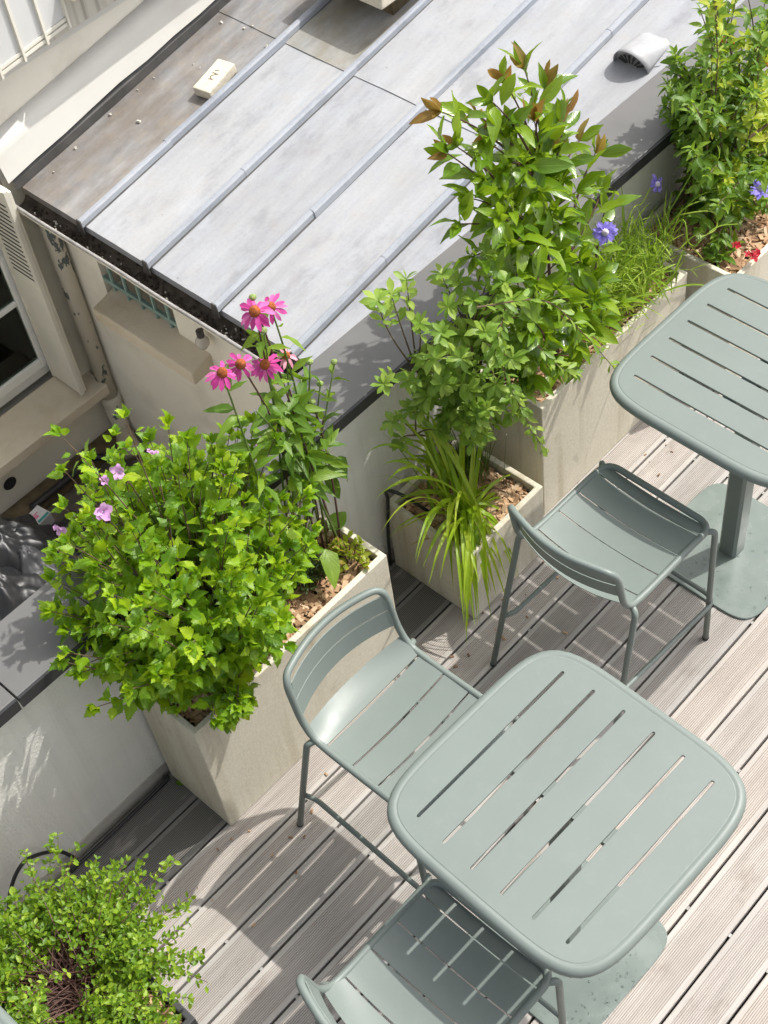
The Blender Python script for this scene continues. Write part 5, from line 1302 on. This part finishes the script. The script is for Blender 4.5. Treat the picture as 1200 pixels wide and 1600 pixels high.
# ---------- 10 sprawling low bush in the dark pot
L_ = Plant('low_bush', 'sprawling low bush of tiny bright leaves with a bare twiggy middle', 'bush', (0.20, 1.97, 0.42), 'planted shrubs', [leaf_ovate(3, 0.55, 0.2, d, 0.5, 0.7) for d in (0.1, 0.3, -0.15)], 'smalll', 300)
br = MB(); base = Vector((0.22, 1.93, 0.425))
tips = []
for k in range(290):
    a = rnd.uniform(0, 6.28); q = rnd.uniform(0.45, 1.0) ** 0.7
    lump = 1 + 0.25 * noise.noise(Vector((math.cos(a) * 1.6, math.sin(a) * 1.6, 2.2)))
    tips.append(base + Vector((0.33 * q * lump * math.cos(a), 0.33 * q * lump * math.sin(a), rnd.uniform(0.06, 0.26) * (1.15 - 0.6 * q))))
for (px, py, yy) in ((90, 1300, 2.22), (80, 1320, 2.24), (35, 1330, 2.26), (50, 1345, 2.25), (125, 1325, 2.2), (150, 1345, 2.12), (230, 1340, 2.0), (262, 1350, 1.95), (275, 1335, 1.93), (320, 1490, 1.75), (310, 1500, 1.72), (325, 1535, 1.66), (300, 1560, 1.62), (290, 1420, 1.85), (285, 1460, 1.8), (295, 1440, 1.82), (20, 1400, 2.2), (10, 1440, 2.14), (250, 1390, 1.94), (200, 1370, 2.05), (180, 1390, 2.06), (60, 1380, 2.18), (110, 1390, 2.12), (140, 1370, 2.1), (300, 1400, 1.86), (260, 1550, 1.66), (230, 1580, 1.62), (200, 1590, 1.62), (30, 1560, 1.85), (60, 1590, 1.75)): tips.append(aty(px, py, yy))
for ti, tip in enumerate(tips):
    b0 = base + Vector((rnd.uniform(-0.09, 0.09), rnd.uniform(-0.09, 0.09), 0)); mid = b0.lerp(tip, 0.5) + Vector((0, 0, rnd.uniform(0.03, 0.10))) + rv(0.02)
    pts = bez(b0, mid, tip, 9); br.tube(pts, [0.0022 - 0.0014 * k / 9 for k in range(10)], 4)
    nl = rnd.randint(16, 23)
    for k in range(nl):
        t = 0.48 + 0.52 * (k + rnd.random() * 0.6) / nl; t = min(t, 0.995); f = t * 9; i = min(8, int(f)); p = pts[i].lerp(pts[i + 1], f - i) + rv(0.006); dd = (pts[i + 1] - pts[i]).normalized()
        for j in range(2):
            d = whorl(dd, j + k * 0.5, 2, R(rnd.uniform(40, 80)), ti); L_.leaf(p, d + UP * 0.15, UP + rv(0.45), rnd.uniform(0.012, 0.025))
    if ti % 3 == 0:
        for k in range(3): L_.leaf(tip, whorl(UP, k, 3, R(55), ti), UP + rv(0.2), 0.026)
for k in range(90):      # dead twigs in the middle
    p = base + Vector((rnd.gauss(-0.02, 0.09), rnd.gauss(0.02, 0.09), rnd.uniform(0.0, 0.10))); q = p + Vector((rnd.gauss(0, 0.07), rnd.gauss(0, 0.07), rnd.gauss(0.015, 0.04))); q.z = max(q.z, 0.43)
    br.tube([p, p.lerp(q, 0.5) + rv(0.01), q], 0.0011, 3)
br.build('twigs', 'darkstem', L_.t); L_.finish()

# ---------- irrigation hoses
def hose(pts, label, r_=0.0065):
    m = MB(); m.tube(catmull(pts, 8), r_, 8); tag(m.build('irrigation_hose', 'rubber', smooth=True), label, 'hose', 'black irrigation hoses')
hose([aty(12, 1440, 2.40), aty(18, 1385, 2.44), aty(40, 1345, 2.45), aty(85, 1330, 2.46), aty(112, 1338, 2.46), aty(122, 1348, 2.45), Vector((0.52, 2.45, 0.008)), Vector((0.90, 2.452, 0.008)), Vector((0.93, 2.47, 0.008))], 'black irrigation hose looping up the white wall behind the low bush')
hose([Vector((2.068, 2.465, 0.01)), Vector((2.066, 2.45, 0.20)), aty(606, 782, 2.43), aty(603, 768, 2.42), aty(625, 772, 2.36), Vector((2.16, 2.30, 0.345))], 'black irrigation hose hooked over the back corner of the low cube planter')
lt = MB()
for k in range(100):
    x = rnd.uniform(0.7, 4.2); y = 2.14 - abs(rnd.gauss(0, 0.30)); s_ = rnd.uniform(0.0012, 0.005); lt.curlr = rnd.uniform(0.01, 0.6)
    if y < 0.5: continue
    Mx = Matrix.Translation((x, y, 0.0015 + s_ * 0.35)) @ Euler((rnd.gauss(0, 0.3), rnd.gauss(0, 0.3), rnd.random() * 6)).to_matrix().to_4x4()
    lt.box((-s_ * 1.6, -s_ * 0.7, -s_ * 0.35), (s_ * 1.6, s_ * 0.7, s_ * 0.35), Mx)
tag(lt.build('deck_litter', 'bark'), 'crumbs of soil and bark scattered on the boards below the planters', 'litter', kind='stuff')
# fallen leaf
P_ = leaf_ovate(4, 0.7, 0.2, 0.1, 0.5, 0.6); c = atz(275, 1223, 0.004)
m = MB(); Bm = basis(Vector((0.4, -0.6, 0.02)), UP); m.add([c + Vector((0, 0, 0.004)) + Bm @ (q * 0.035) for q in P_.v], P_.f, None)
for j in range(len(P_.f)): m.uv[j] = P_.uv[j]
tag(m.build('fallen_leaf', 'hib', smooth=True), 'single fallen green leaf on the dark boards by the hibiscus planter', 'leaf')
bpy.context.view_layer.update()
